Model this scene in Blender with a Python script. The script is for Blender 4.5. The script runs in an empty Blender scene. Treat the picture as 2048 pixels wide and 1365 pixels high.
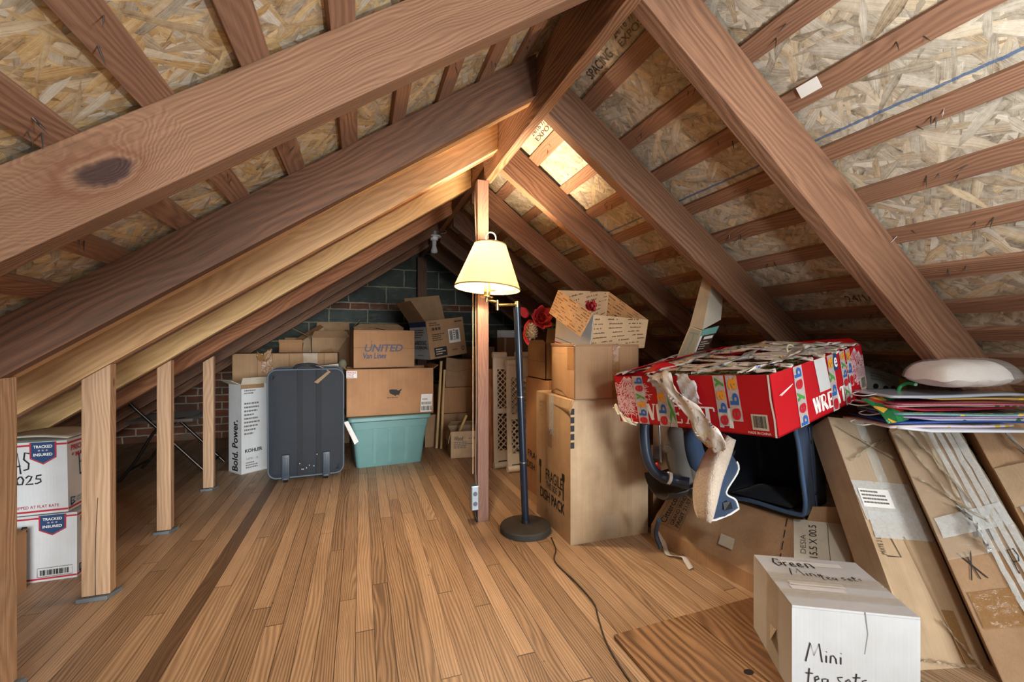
import bpy, bmesh, math, random
from mathutils import Vector as V, Matrix
random.seed(7)
S = bpy.context.scene
C = S.collection
PI = math.pi
MW = {}                                   # object name -> world matrix

# ------------------------------------------------------------------ materials
def lin(h):
    h = h.lstrip('#')
    o = []
    for i in (0, 2, 4):
        c = int(h[i:i+2], 16) / 255
        o.append(c / 12.92 if c <= .04045 else ((c + .055) / 1.055) ** 2.4)
    return (o[0], o[1], o[2], 1)

class NT:
    """small node-building helper"""
    def __init__(s, name):
        s.m = bpy.data.materials.new(name)
        s.m.use_nodes = True
        s.t = s.m.node_tree
        s.t.nodes.clear()
        s.out = s.t.nodes.new('ShaderNodeOutputMaterial')
        s.b = s.t.nodes.new('ShaderNodeBsdfPrincipled')
        s.t.links.new(s.b.outputs[0], s.out.inputs[0])
    def put(s, sock, v):
        if hasattr(v, 'is_output'):
            s.t.links.new(v, sock)
        elif v is not None:
            if hasattr(sock.default_value, '__len__') and not hasattr(v, '__len__'):
                v = (v,) * len(sock.default_value)
            if hasattr(sock.default_value, '__len__') and len(sock.default_value) == 3 and len(v) == 4:
                v = v[:3]
            sock.default_value = v
    def n(s, typ, ins=None, **kw):
        nd = s.t.nodes.new('ShaderNode' + typ)
        for k, v in kw.items():
            setattr(nd, k, v)
        for k, v in (ins or {}).items():
            s.put(nd.inputs[k], v)
        return nd
    def math(s, op, a, b=None, c=None, clamp=False):
        nd = s.n('Math', operation=op, use_clamp=clamp)
        for i, v in enumerate((a, b, c)):
            if v is not None:
                s.put(nd.inputs[i], v)
        return nd.outputs[0]
    def vmath(s, op, a, b=None):
        nd = s.n('VectorMath', operation=op)
        s.put(nd.inputs[0], a)
        if b is not None:
            s.put(nd.inputs[1], b)
        return nd.outputs[0]
    def obj(s):
        return s.n('TexCoord').outputs['Object']
    def rand(s):
        return s.n('ObjectInfo').outputs['Random']
    def scale(s, v, sc, rot=(0, 0, 0), loc=(0, 0, 0)):
        nd = s.n('Mapping')
        s.put(nd.inputs[0], v)
        nd.inputs['Scale'].default_value = sc
        nd.inputs['Rotation'].default_value = rot
        nd.inputs['Location'].default_value = loc
        return nd.outputs[0]
    def noise(s, v, sc=5, det=2, rough=.5, dist=0):
        return s.n('TexNoise', {'Vector': v, 'Scale': sc, 'Detail': det, 'Roughness': rough, 'Distortion': dist}).outputs[0]
    def vor(s, v, sc=5, feat='F1', rnd=1):
        nd = s.n('TexVoronoi', {'Vector': v, 'Scale': sc, 'Randomness': rnd}, feature=feat)
        return nd
    def ramp(s, f, stops, interp='LINEAR'):
        nd = s.n('ValToRGB', {0: f})
        cr = nd.color_ramp
        cr.interpolation = interp
        while len(cr.elements) < len(stops):
            cr.elements.new(.5)
        for e, (p, c) in zip(cr.elements, stops):
            e.position = p
            e.color = lin(c) if isinstance(c, str) else ((c, c, c, 1) if not hasattr(c, '__len__') else c)
        return nd.outputs[0]
    def mix(s, f, a, b, mode='MIX'):
        nd = s.n('Mix', data_type='RGBA', blend_type=mode)
        s.put(nd.inputs[0], f)
        s.put(nd.inputs[6], lin(a) if isinstance(a, str) else a)
        s.put(nd.inputs[7], lin(b) if isinstance(b, str) else b)
        return nd.outputs[2]
    def bump(s, h, st=.3, d=.01):
        nd = s.n('Bump', {'Height': h, 'Strength': st, 'Distance': d})
        s.t.links.new(nd.outputs[0], s.b.inputs['Normal'])
    def col(s, c):
        s.put(s.b.inputs['Base Color'], lin(c) if isinstance(c, str) else c)
    def set(s, **kw):
        for k, v in kw.items():
            s.put(s.b.inputs[k.replace('_', ' ')], v)
    def sep(s, v):
        nd = s.n('SeparateXYZ')
        s.put(nd.inputs[0], v)
        return nd.outputs

def plain(name, c, rough=.6, metal=0, var=.0, **kw):
    t = NT(name)
    if var:
        f = t.noise(t.obj(), 9, 4, .6)
        f2 = t.ramp(f, [(.3, 1 - var), (.7, 1.0)])
        t.col(t.mix(1, lin(c), f2, 'MULTIPLY'))
    else:
        t.col(c)
    t.set(Roughness=rough, Metallic=metal, **kw)
    return t.m

def wood(name, dark, light, freq=55, knots=.0, rough=.72, contrast=1.0, patch=None, knot_at=None, worn=0):
    """sawn timber, grain along local x; growth rings, fibres, knots"""
    t = NT(name)
    r = t.math('MULTIPLY', t.rand(), 17.3)
    off = t.n('CombineXYZ', {0: r, 1: t.math('MULTIPLY', r, .37), 2: t.math('MULTIPLY', r, .71)}).outputs[0]
    o0 = t.obj()
    o = t.vmath('ADD', o0, off)
    big = t.noise(t.scale(o, (1.1, 5, 5)), 1, 3, .55)
    xyz = t.sep(o)
    ring = t.math('ADD', t.math('ADD', xyz[1], t.math('MULTIPLY', xyz[2], .8)), t.math('MULTIPLY', big, .16))
    kn = None
    if knots:
        vk = t.vor(t.scale(o, (2.1, 6, 6)), 1)
        kd = vk.outputs['Distance']
        kn = t.ramp(kd, [(knots * .5, 1.0), (knots, 0.0)])
        ring = t.math('ADD', ring, t.math('MULTIPLY', t.ramp(kd, [(0, 1.0), (.45, 0.0)]), .05))
    if knot_at:
        p = t.vmath('SUBTRACT', o0, (knot_at[0] + .06, 0, knot_at[2] + .04))
        p = t.vmath('ADD', p, t.vmath('MULTIPLY', t.n('TexNoise', {'Vector': o, 'Scale': 9, 'Detail': 4}).outputs['Color'], (.12, 0, .08)))
        dd = t.n('VectorMath', {0: t.vmath('MULTIPLY', p, (1, .2, 1.7))}, operation='LENGTH').outputs['Value']
        ring = t.math('ADD', ring, t.math('MULTIPLY', t.ramp(dd, [(0, 1.0), (.18, 0.0)]), .10))
    rings = t.math('SINE', t.math('MULTIPLY', ring, freq * 6.28))
    fib = t.noise(t.scale(o, (4, 190, 190)), 1, 2, .6)
    f = t.math('ADD', t.math('MULTIPLY', rings, .17 * contrast), t.math('ADD', t.math('MULTIPLY', fib, .75), t.math('MULTIPLY', big, .45)))
    c = t.ramp(f, [(.2, dark), (.95, light)])
    if patch:
        pm = t.ramp(t.noise(t.scale(o, (2.2, 9, 9)), 1, 4, .6), [(.45, 0.0), (.7, 1.0)])
        c = t.mix(pm, c, patch)
    if worn:
        w = t.ramp(t.noise(t.scale(o, (12, 30, 30)), 1, 5, .7), [(.62, 0.0), (.72, 1.0)])
        c = t.mix(t.math('MULTIPLY', w, worn), c, '#8d7a6b')
    if kn is not None:
        c = t.mix(t.math('MULTIPLY', kn, .75), c, '#54301a')
    if knot_at:
        w1 = t.ramp(dd, [(.030, 1.0), (.045, 0.0)])
        w2 = t.ramp(dd, [(.045, 0.0), (.06, .8), (.075, .3), (.13, 0.0)])
        c = t.mix(w2, c, '#6d4026')
        c = t.mix(w1, c, '#3a2119')
    t.col(c)
    t.set(Roughness=rough)
    t.bump(t.math('ADD', fib, t.math('MULTIPLY', rings, .2)), .28, .004)
    return t.m

def osb(name, blue_x=None, g0=.35, g1=.72):
    """oriented strand board, flakes in several directions; panel in local xy"""
    t = NT(name)
    o = t.obj()
    o2 = t.vmath('ADD', o, t.vmath('MULTIPLY', t.n('TexNoise', {'Vector': o, 'Scale': 7, 'Detail': 2}).outputs['Color'], (.02, .02, 0)))
    val = pri = grn = None
    for ang, sx, sy, k in ((.3, 9, 46, 1), (1.25, 10, 54, 2), (2.2, 9, 44, 3), (2.75, 13, 62, 4), (.8, 7, 34, 5)):
        q = t.scale(t.scale(o2, (1, 1, 1), (0, 0, ang)), (sx, sy, 1), (0, 0, 0), (k * 3.1, k * 1.7, 0))
        vn = t.vor(q, 1)
        rgb = t.n('SeparateColor', {0: vn.outputs['Color']}).outputs
        g = t.noise(t.vmath('MULTIPLY', q, (.9, 7, 1)), 1, 4, .65)
        e = t.math('SUBTRACT', 1, t.ramp(vn.outputs['Distance'], [(.45, 0.0), (.85, 1.0)]))
        v = t.math('MULTIPLY', t.math('ADD', t.math('MULTIPLY', rgb[1], .36), t.math('MULTIPLY', g, .72)), t.math('ADD', .55, t.math('MULTIPLY', e, .45)))
        if val is None:
            val, pri, hue = v, rgb[0], rgb[2]
        else:
            w = t.math('GREATER_THAN', rgb[0], pri)
            val = t.n('Mix', {0: w, 2: val, 3: v}).outputs[0]
            hue = t.n('Mix', {0: w, 2: hue, 3: rgb[2]}).outputs[0]
            pri = t.math('MAXIMUM', pri, rgb[0])
    fine = t.noise(t.scale(o, (60, 60, 60)), 1, 4, .7)
    val = t.math('ADD', val, t.math('MULTIPLY', t.math('SUBTRACT', fine, .5), .55))
    c = t.ramp(val, [(.10, '#654a2b'), (.27, '#a38253'), (.5, '#c2a270'), (.8, '#dcc69b')])
    grey = t.ramp(val, [(.10, '#574d42'), (.3, '#948a78'), (.8, '#cec6b6')])
    big = t.noise(o, 1.1, 3, .6)
    c = t.mix(t.ramp(t.math('ADD', t.math('MULTIPLY', hue, .45), t.math('MULTIPLY', big, .6)), [(g0, 0.0), (g1, .95)]), c, grey)
    if blue_x is not None:
        x = t.math('ADD', t.sep(o)[0], t.math('MULTIPLY', t.noise(o, 40, 3), .008))
        for bx in blue_x:
            m = t.math('LESS_THAN', t.math('ABSOLUTE', t.math('SUBTRACT', x, bx)), .0042)
            c = t.mix(t.math('MULTIPLY', m, .8), c, '#2d567f')
    t.col(c)
    t.set(Roughness=.62)
    t.bump(val, .35, .004)
    return t.m

def floorboards(name):
    t = NT(name)
    o = t.obj()
    x, y, z = t.sep(o)[:3]
    pw = .0595
    u = t.math('DIVIDE', t.math('ADD', x, .017), pw)
    idx = t.math('FLOOR', u)
    fu = t.math('FRACT', u)
    r1 = t.n('TexWhiteNoise', {1: idx}, noise_dimensions='1D').outputs[0]
    ly = t.math('DIVIDE', t.math('ADD', y, t.math('MULTIPLY', r1, 7.0)), t.math('ADD', 1.3, r1))
    iy = t.math('FLOOR', ly)
    fy = t.math('FRACT', ly)
    cell = t.n('CombineXYZ', {0: idx, 1: iy, 2: 0}).outputs[0]
    rc = t.n('TexWhiteNoise', {0: cell}, noise_dimensions='3D')
    rcol = t.n('SeparateColor', {0: rc.outputs[1]}).outputs
    shift = t.vmath('MULTIPLY', rc.outputs[1], (3.0, 40, 9))
    p = t.vmath('ADD', o, shift)
    big = t.noise(t.scale(p, (9, 1.0, 1)), 1, 2, .5)
    ring = t.math('ADD', x, t.math('MULTIPLY', big, t.math('ADD', .06, t.math('MULTIPLY', rcol[2], .10))))
    rings = t.math('SINE', t.math('MULTIPLY', ring, t.math('ADD', 420, t.math('MULTIPLY', rcol[0], 420))))
    fib = t.noise(t.scale(p, (260, 5, 1)), 1, 2, .6)
    blot = t.noise(t.scale(p, (14, 3.0, 1)), 1, 4, .65)
    f = t.math('ADD', t.math('ADD', t.math('MULTIPLY', rings, .13), t.math('MULTIPLY', fib, .42)), t.math('ADD', t.math('MULTIPLY', blot, .3), t.math('MULTIPLY', rcol[1], .30)))
    c = t.ramp(f, [(.22, '#765d47'), (.48, '#a78868'), (.7, '#c2a382'), (.95, '#d8bf9d')])
    worn = t.ramp(t.noise(o, 1.7, 5, .62), [(.5, 0.0), (.72, .55)])
    c = t.mix(worn, c, t.mix(.5, c, '#8a7253'))
    # one darker replacement board
    m = t.math('MULTIPLY', t.math('COMPARE', idx, -10.0, .5), .75)
    c = t.mix(m, c, t.mix(.7, '#5a3c24', c, 'MULTIPLY'))
    ed = t.math('MINIMUM', fu, t.math('SUBTRACT', 1, fu))
    gap = t.math('LESS_THAN', ed, t.math('ADD', .010, t.math('MULTIPLY', rcol[0], .02)))
    ey = t.math('MINIMUM', fy, t.math('SUBTRACT', 1, fy))
    gap = t.math('MAXIMUM', gap, t.math('LESS_THAN', ey, .0012))
    c = t.mix(t.math('MULTIPLY', gap, .8), c, '#2c1a0e')
    spots = t.ramp(t.vor(o, 5).outputs['Distance'], [(.016, 1.0), (.03, 0.0)])
    c = t.mix(t.math('MULTIPLY', spots, .7), c, '#3a2412')
    t.col(c)
    t.set(Roughness=t.math('ADD', .38, t.math('MULTIPLY', blot, .22)))
    t.bump(t.math('SUBTRACT', t.math('MULTIPLY', t.math('ADD', fib, rings), .15), t.math('MULTIPLY', gap, 1.2)), .22, .003)
    return t.m

def cardboard(name, c, stripe=.06, rough=.75, dirt='#7d5a38', vert=True):
    t = NT(name)
    o = t.vmath('ADD', t.obj(), t.n('CombineXYZ', {0: t.math('MULTIPLY', t.rand(), 3.0), 1: 0, 2: 0}).outputs[0])
    a = t.noise(t.scale(o, (170, 170, 2) if vert else (2, 170, 170)), 1, 1)
    b = t.noise(o, 5, 4, .6)
    k = t.noise(t.scale(o, (20, 20, 3)), 1, 3, .6)
    base = t.mix(t.ramp(b, [(.35, 0.0), (.85, .55)]), lin(c), lin(dirt))
    mul = t.ramp(t.math('ADD', t.math('MULTIPLY', a, .5), t.math('MULTIPLY', k, .5)), [(.3, 1 - stripe * 3), (.65, 1.0)])
    t.col(t.mix(1, base, mul, 'MULTIPLY'))
    t.set(Roughness=rough)
    t.bump(t.math('ADD', t.math('MULTIPLY', a, .3), t.math('MULTIPLY', b, 2.0)), .18, .006)
    return t.m

def fabric(name, c, c2, sc=320, rough=.85):
    t = NT(name)
    o = t.obj()
    w = t.noise(t.scale(o, (sc, sc, sc)), 1, 1)
    b = t.noise(o, 6, 3)
    t.col(t.mix(t.math('ADD', t.math('MULTIPLY', w, .6), t.math('MULTIPLY', b, .4)), lin(c), lin(c2)))
    t.set(Roughness=rough, Sheen_Weight=.1)
    t.bump(t.math('ADD', w, t.math('MULTIPLY', b, 3)), .25, .004)
    return t.m

def blockwall(name, front=False):
    """painted blocks, one course of red brick, bare brick low down"""
    t = NT(name)
    o = t.obj()
    x, y, z = t.sep(o)[:3]
    p = t.n('CombineXYZ', {0: x, 1: z, 2: 0}).outputs[0]
    wob = t.vmath('MULTIPLY', t.n('TexNoise', {'Vector': o, 'Scale': 9, 'Detail': 3}).outputs['Color'], (.02, .02, 0))
    q = t.vmath('ADD', p, wob)
    bl = t.n('TexBrick', {'Vector': t.vmath('ADD', q, (.12, .028, 0)), 'Color1': lin('#474e49'), 'Color2': lin('#565b53'), 'Mortar': lin('#aaa48c'), 'Scale': 1, 'Mortar Size': .007, 'Mortar Smooth': .3, 'Brick Width': .40, 'Row Height': .205})
    br = t.n('TexBrick', {'Vector': q, 'Color1': lin('#8a5038'), 'Color2': lin('#643f30'), 'Mortar': lin('#aaa28c'), 'Scale': 1, 'Mortar Size': .007, 'Mortar Smooth': .3, 'Brick Width': .205, 'Row Height': .075})
    n1 = t.noise(o, 4, 5, .65)
    band = t.math('MULTIPLY', t.math('GREATER_THAN', z, 1.335), t.math('LESS_THAN', z, 1.425))
    low = t.math('LESS_THAN', z, t.math('ADD', .66, t.math('MULTIPLY', n1, .16)))
    isb = t.math('MAXIMUM', band, low)
    c = t.mix(isb, bl.outputs[0], br.outputs[0])
    sm = t.ramp(t.noise(t.scale(o, (3, 3, 9)), 1, 5, .7), [(.56, 0.0), (.74, .75)])
    c = t.mix(sm, c, '#8a8a74')
    c = t.mix(t.ramp(n1, [(.35, .55), (.6, 0.0)]), c, '#30372f')
    t.col(c)
    t.set(Roughness=.85)
    t.bump(t.math('ADD', n1, t.math('MULTIPLY', bl.outputs[1], -1.0)), .5, .01)
    return t.m

def tapemat(name, c, alpha=.4, rough=.12):
    t = NT(name)
    w = t.noise(t.scale(t.obj(), (40, 40, 40)), 1, 4, .7, 1.5)
    t.col(c)
    t.set(Roughness=rough, Alpha=t.math('ADD', alpha * .6, t.math('MULTIPLY', w, alpha * .8), clamp=True), Specular_IOR_Level=.8)
    t.bump(w, .6, .004)
    return t.m

def partytape(name):
    """printed parcel tape: milky film with small coloured motifs"""
    t = NT(name)
    o = t.obj()
    vn = t.vor(t.vmath('ADD', o, t.vmath('MULTIPLY', t.n('TexNoise', {'Vector': o, 'Scale': 60, 'Detail': 2}).outputs['Color'], (.03, .03, .03))), 42)
    d = t.ramp(t.math('ADD', vn.outputs['Distance'], t.math('MULTIPLY', t.noise(o, 90, 2), .25)), [(.44, 1.0), (.50, 0.0)])
    hc = t.n('SeparateColor', {0: vn.outputs['Color']}).outputs
    pal = t.ramp(hc[0], [(0, '#c8252f'), (.22, '#2f5fa8'), (.42, '#e4882a'), (.6, '#3f8a3c'), (.78, '#d8c23a'), (.9, '#e6e0d4')], 'CONSTANT')
    use = t.math('MULTIPLY', d, t.math('GREATER_THAN', hc[1], .45))
    base = t.mix(t.noise(o, 14, 3), '#e9e2d6', '#c9c0b2')
    t.col(t.mix(t.math('MULTIPLY', use, .8), base, pal))
    t.set(Roughness=.2, Specular_IOR_Level=.7)
    t.bump(t.noise(o, 45, 4, .7, 1), .8, .004)
    return t.m

# ------------------------------------------------------------------ geometry helpers
class MB:
    """collects simple solids, then links them as ONE mesh object"""
    def __init__(s):
        s.bm = bmesh.new()
        s.mi = 0
        s.u = None
    def face(s, vs):
        try:
            f = s.bm.faces.new(vs)
            f.material_index = s.mi
            return f
        except ValueError:
            return None
    def hexa(s, p, bev=0, seg=2):
        """8 corners: bottom a b c d (ccw seen from above), top a b c d"""
        v = [s.bm.verts.new(q) for q in p]
        fs = [s.face([v[i] for i in ix]) for ix in ((3, 2, 1, 0), (4, 5, 6, 7), (0, 1, 5, 4), (1, 2, 6, 5), (2, 3, 7, 6), (3, 0, 4, 7))]
        if bev:
            es = list({e for f in fs if f for e in f.edges})
            bmesh.ops.bevel(s.bm, geom=es, offset=bev, segments=seg, affect='EDGES', profile=.6)
        return s
    def box(s, lo, hi, bev=0, M=None, seg=2):
        a, b, c = lo
        d, e, f = hi
        p = [(a, b, c), (d, b, c), (d, e, c), (a, e, c), (a, b, f), (d, b, f), (d, e, f), (a, e, f)]
        if M is not None:
            p = [M @ V(q) for q in p]
        return s.hexa(p, bev, seg)
    def prism(s, poly, vec, bev=0):
        """polygon (3d points) pushed along vec"""
        vec = V(vec)
        n = len(poly)
        a = [s.bm.verts.new(V(q)) for q in poly]
        b = [s.bm.verts.new(V(q) + vec) for q in poly]
        fs = [s.face(a[::-1]), s.face(b)]
        for i in range(n):
            j = (i + 1) % n
            fs.append(s.face([a[i], a[j], b[j], b[i]]))
        if bev:
            es = list({e for f in fs if f for e in f.edges})
            bmesh.ops.bevel(s.bm, geom=es, offset=bev, segments=2, affect='EDGES', profile=.6)
        return s
    def slab(s, quad, th, bev=0):
        """thin plate on four points, thickness th along the quad normal"""
        q = [V(p) for p in quad]
        n = (q[1] - q[0]).cross(q[3] - q[0]).normalized()
        return s.prism(q, n * th, bev)
    def tube(s, pts, r, seg=10, caps=True, closed=False):
        pts = [V(p) for p in pts]
        n = len(pts)
        rs = r if hasattr(r, '__len__') else [r] * n
        rings = []
        up = V((0, 0, 1))
        prev = None
        for i, p in enumerate(pts):
            if closed:
                t = (pts[(i + 1) % n] - pts[i - 1]).normalized()
            else:
                t = (pts[min(i + 1, n - 1)] - pts[max(i - 1, 0)]).normalized()
            if prev is None:
                a = t.cross(up)
                if a.length < 1e-3:
                    a = t.cross(V((1, 0, 0)))
                a.normalize()
            else:
                a = (prev - t * prev.dot(t)).normalized()
            prev = a
            b = t.cross(a)
            rings.append([s.bm.verts.new(p + (a * math.cos(2 * PI * k / seg) + b * math.sin(2 * PI * k / seg)) * rs[i]) for k in range(seg)])
        for i in range(n if closed else n - 1):
            A, B = rings[i], rings[(i + 1) % n]
            for k in range(seg):
                s.face([A[k], A[(k + 1) % seg], B[(k + 1) % seg], B[k]])
        if caps and not closed:
            s.face(rings[0][::-1])
            s.face(rings[-1])
        return s
    def lathe(s, prof, seg=32, M=None, caps=True):
        """profile of (radius, height) turned about local z"""
        rings = []
        for r, h in prof:
            ring = []
            for k in range(seg):
                p = V((r * math.cos(2 * PI * k / seg), r * math.sin(2 * PI * k / seg), h))
                ring.append(s.bm.verts.new(M @ p if M is not None else p))
            rings.append(ring)
        for A, B in zip(rings, rings[1:]):
            for k in range(seg):
                s.face([A[k], A[(k + 1) % seg], B[(k + 1) % seg], B[k]])
        if caps:
            s.face(rings[0][::-1])
            s.face(rings[-1])
        return s
    def grid(s, fn, nu, nv):
        """surface fn(u,v), u,v in 0..1"""
        g = [[s.bm.verts.new(V(fn(i / nu, j / nv))) for j in range(nv + 1)] for i in range(nu + 1)]
        for i in range(nu):
            for j in range(nv):
                s.face([g[i][j], g[i + 1][j], g[i + 1][j + 1], g[i][j + 1]])
        return s
    def sheet(s, fn, nu, nv, th):
        """surface with thickness: two skins and a rim"""
        P = [[V(fn(i / nu, j / nv)) for j in range(nv + 1)] for i in range(nu + 1)]
        def nrm(i, j):
            a = P[min(i + 1, nu)][j] - P[max(i - 1, 0)][j]
            b = P[i][min(j + 1, nv)] - P[i][max(j - 1, 0)]
            n = a.cross(b)
            return n.normalized() if n.length > 1e-9 else V((0, 0, 1))
        A = [[s.bm.verts.new(P[i][j]) for j in range(nv + 1)] for i in range(nu + 1)]
        B = [[s.bm.verts.new(P[i][j] + nrm(i, j) * th) for j in range(nv + 1)] for i in range(nu + 1)]
        for i in range(nu):
            for j in range(nv):
                s.face([A[i][j + 1], A[i + 1][j + 1], A[i + 1][j], A[i][j]])
                s.face([B[i][j], B[i + 1][j], B[i + 1][j + 1], B[i][j + 1]])
        for i in range(nu):
            s.face([A[i][0], A[i + 1][0], B[i + 1][0], B[i][0]])
            s.face([B[i][nv], B[i + 1][nv], A[i + 1][nv], A[i][nv]])
        for j in range(nv):
            s.face([B[0][j], B[0][j + 1], A[0][j + 1], A[0][j]])
            s.face([A[nu][j], A[nu][j + 1], B[nu][j + 1], B[nu][j]])
        return s
    def blob(s, c, r, su=12, sv=8, M=None):
        """ellipsoid"""
        rx, ry, rz = r
        return s.lathe([(max(1e-4, math.sin(PI * j / sv)), -math.cos(PI * j / sv)) for j in range(sv + 1)], su,
                       Matrix.Translation(V(c)) @ (M or Matrix()) @ Matrix.Diagonal((rx, ry, rz, 1)), caps=False)
    def build(s, name, mat, parent=None, smooth=False, M=None, world=True):
        """world=True: points were given in world space"""
        me = bpy.data.meshes.new(name)
        bmesh.ops.recalc_face_normals(s.bm, faces=s.bm.faces[:]) if not getattr(s, 'keep', False) else None
        s.bm.to_mesh(me)
        s.bm.free()
        return place(name, me, mat, parent, smooth, M, world)

def place(name, me, mat, parent=None, smooth=False, M=None, world=True):
    for m in (mat if isinstance(mat, (list, tuple)) else [mat]):
        me.materials.append(m)
    if smooth:
        me.polygons.foreach_set('use_smooth', [True] * len(me.polygons))
        if smooth != True:
            me.set_sharp_from_angle(angle=math.radians(smooth))
    o = bpy.data.objects.new(name, me)
    C.objects.link(o)
    base = MW[parent.name] if parent else Matrix()
    if M is None:
        M = base.copy() if parent else Matrix()
        if world and parent:
            me.transform(base.inverted())
        MW[o.name] = M
        if parent:
            o.parent = parent
        else:
            o.matrix_basis = M
    else:
        # own frame M (world); points are world unless world=False
        if world:
            me.transform(M.inverted())
        MW[o.name] = M
        if parent:
            o.parent = parent
            o.matrix_basis = base.inverted() @ M
        else:
            o.matrix_basis = M
    return o

def tag(o, label, cat, group=None, kind=None):
    o['label'] = label
    o['category'] = cat
    if group:
        o['group'] = group
    if kind:
        o['kind'] = kind
    return o

def thing(name, label, cat, loc=(0, 0, 0), rot=(0, 0, 0), group=None):
    """Empty at the base of a thing; rot = yaw, pitch, roll in degrees"""
    o = bpy.data.objects.new(name, None)
    o.empty_display_size = .05
    C.objects.link(o)
    y, p, r = [math.radians(a) for a in rot]
    M = Matrix.Translation(V(loc)) @ Matrix.Rotation(y, 4, 'Z') @ Matrix.Rotation(p, 4, 'X') @ Matrix.Rotation(r, 4, 'Y')
    o.matrix_basis = M
    MW[o.name] = M
    return tag(o, label, cat, group)

def copy_tree(o, M, **props):
    """a copy of a thing with copies of its parts and sub-parts"""
    c = o.copy()
    C.objects.link(c)
    c.matrix_basis = M
    MW[c.name] = M
    for k, v in props.items():
        c[k] = v
    for ch in [x for x in bpy.data.objects if x.parent == o]:
        d = ch.copy()
        C.objects.link(d)
        d.parent = c
        for g in [x for x in bpy.data.objects if x.parent == ch]:
            e = g.copy()
            C.objects.link(e)
            e.parent = d
    return c

class Face:
    """a four-cornered patch (world space): decals and writing are laid on it"""
    def __init__(s, bl, br, tr, tl):
        s.p = [V(q) for q in (bl, br, tr, tl)]
        s.n = (s.p[1] - s.p[0]).cross(s.p[3] - s.p[0]).normalized()
        s.w = (s.p[1] - s.p[0]).length
        s.h = (s.p[3] - s.p[0]).length
    def pt(s, a, b, h=.0015):
        p = s.p
        return p[0] * (1-a) * (1-b) + p[1] * a * (1-b) + p[2] * a * b + p[3] * (1-a) * b + s.n * h
    def sub(s, a0, b0, a1, b1):
        return Face(s.pt(a0, b0, 0), s.pt(a1, b0, 0), s.pt(a1, b1, 0), s.pt(a0, b1, 0))

_gl = {}
def glyphs(txt, shear=0, bold=0):
    k = (txt, shear, bold)
    if k not in _gl:
        cu = bpy.data.curves.new('writing', 'FONT')
        cu.body = txt
        cu.shear = shear
        cu.offset = bold
        cu.resolution_u = 3
        ob = bpy.data.objects.new('writing', cu)
        C.objects.link(ob)
        dg = bpy.context.evaluated_depsgraph_get()
        me = bpy.data.meshes.new_from_object(ob.evaluated_get(dg))
        vs = [v.co.copy() for v in me.vertices]
        fs = [tuple(p.vertices) for p in me.polygons]
        bpy.data.objects.remove(ob)
        bpy.data.curves.remove(cu)
        bpy.data.meshes.remove(me)
        x0 = min(v.x for v in vs); x1 = max(v.x for v in vs)
        y0 = min(v.y for v in vs); y1 = max(v.y for v in vs)
        _gl[k] = ([((v.x - x0) / (x1 - x0), (v.y - y0) / (y1 - y0)) for v in vs], fs)
    return _gl[k]

def write(parent, F, txt, a0, b0, a1, b1, mat, name='printed_text', turn=0, shear=0, bold=0, h=.0022, label=None):
    """lettering in the rectangle a0..a1, b0..b1 of face F; turn = quarter turns"""
    vs, fs = glyphs(txt, shear, bold)
    out = []
    for x, y in vs:
        for _ in range(turn % 4):
            x, y = 1 - y, x
        out.append(F.pt(a0 + (a1 - a0) * x, b0 + (b1 - b0) * y, h))
    me = bpy.data.meshes.new(name)
    me.from_pydata(out, [], fs)
    o = place(name, me, mat, parent)
    if label:
        o['label'] = label
    return o

def pen(parent, F, lines, a0, b0, a1, b1, width, mat, name='handwriting', h=.0022, label=None):
    """felt-pen strokes: polylines in unit coordinates mapped into a rectangle of face F"""
    mb = MB()
    for ln in lines:
        P = [V((a0 + (a1 - a0) * x, b0 + (b1 - b0) * y)) for x, y in ln]
        Q = [V(((p.x) * F.w, p.y * F.h)) for p in P]
        L, R = [], []
        for i, q in enumerate(Q):
            t = (Q[min(i + 1, len(Q) - 1)] - Q[max(i - 1, 0)])
            t = t.normalized() if t.length > 1e-9 else V((1, 0))
            nn = V((-t.y, t.x)) * width / 2
            for lst, q2 in ((L, q + nn), (R, q - nn)):
                lst.append(mb.bm.verts.new(F.pt(q2.x / F.w, q2.y / F.h, h)))
        for i in range(len(Q) - 1):
            mb.face([L[i], R[i], R[i + 1], L[i + 1]])
    o = mb.build(name, mat, parent)
    if label:
        o['label'] = label
    return o

def patch(parent, F, a0, b0, a1, b1, mat, name, h=.001, nu=1, nv=1, wob=0, label=None, skew=0):
    """a flat label or strip of tape stuck on face F"""
    mb = MB()
    rnd = random.Random(int((a0 * 7 + b0 * 13 + a1) * 1000))
    def fn(u, v):
        return F.pt(a0 + (a1 - a0) * u + skew * v, b0 + (b1 - b0) * v, h + (rnd.random() * wob if wob else 0))
    mb.grid(fn, nu, nv)
    o = mb.build(name, mat, parent, smooth=bool(wob))
    if label:
        o['label'] = label
    return o

def barcode(parent, F, a0, b0, a1, b1, mat, n=22, seed=1, name='barcode'):
    rnd = random.Random(seed)
    mb = MB()
    x = 0
    cells = []
    while x < 1:
        w = rnd.choice((.012, .02, .032))
        cells.append((x, min(1, x + w)))
        x += w + rnd.choice((.012, .02, .03))
    for u, w in cells:
        mb.face([mb.bm.verts.new(F.pt(a0 + (a1 - a0) * q, r, .0026)) for q, r in ((u, b0), (w, b0), (w, b1), (u, b1))])
    return mb.build(name, mat, parent)

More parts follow.
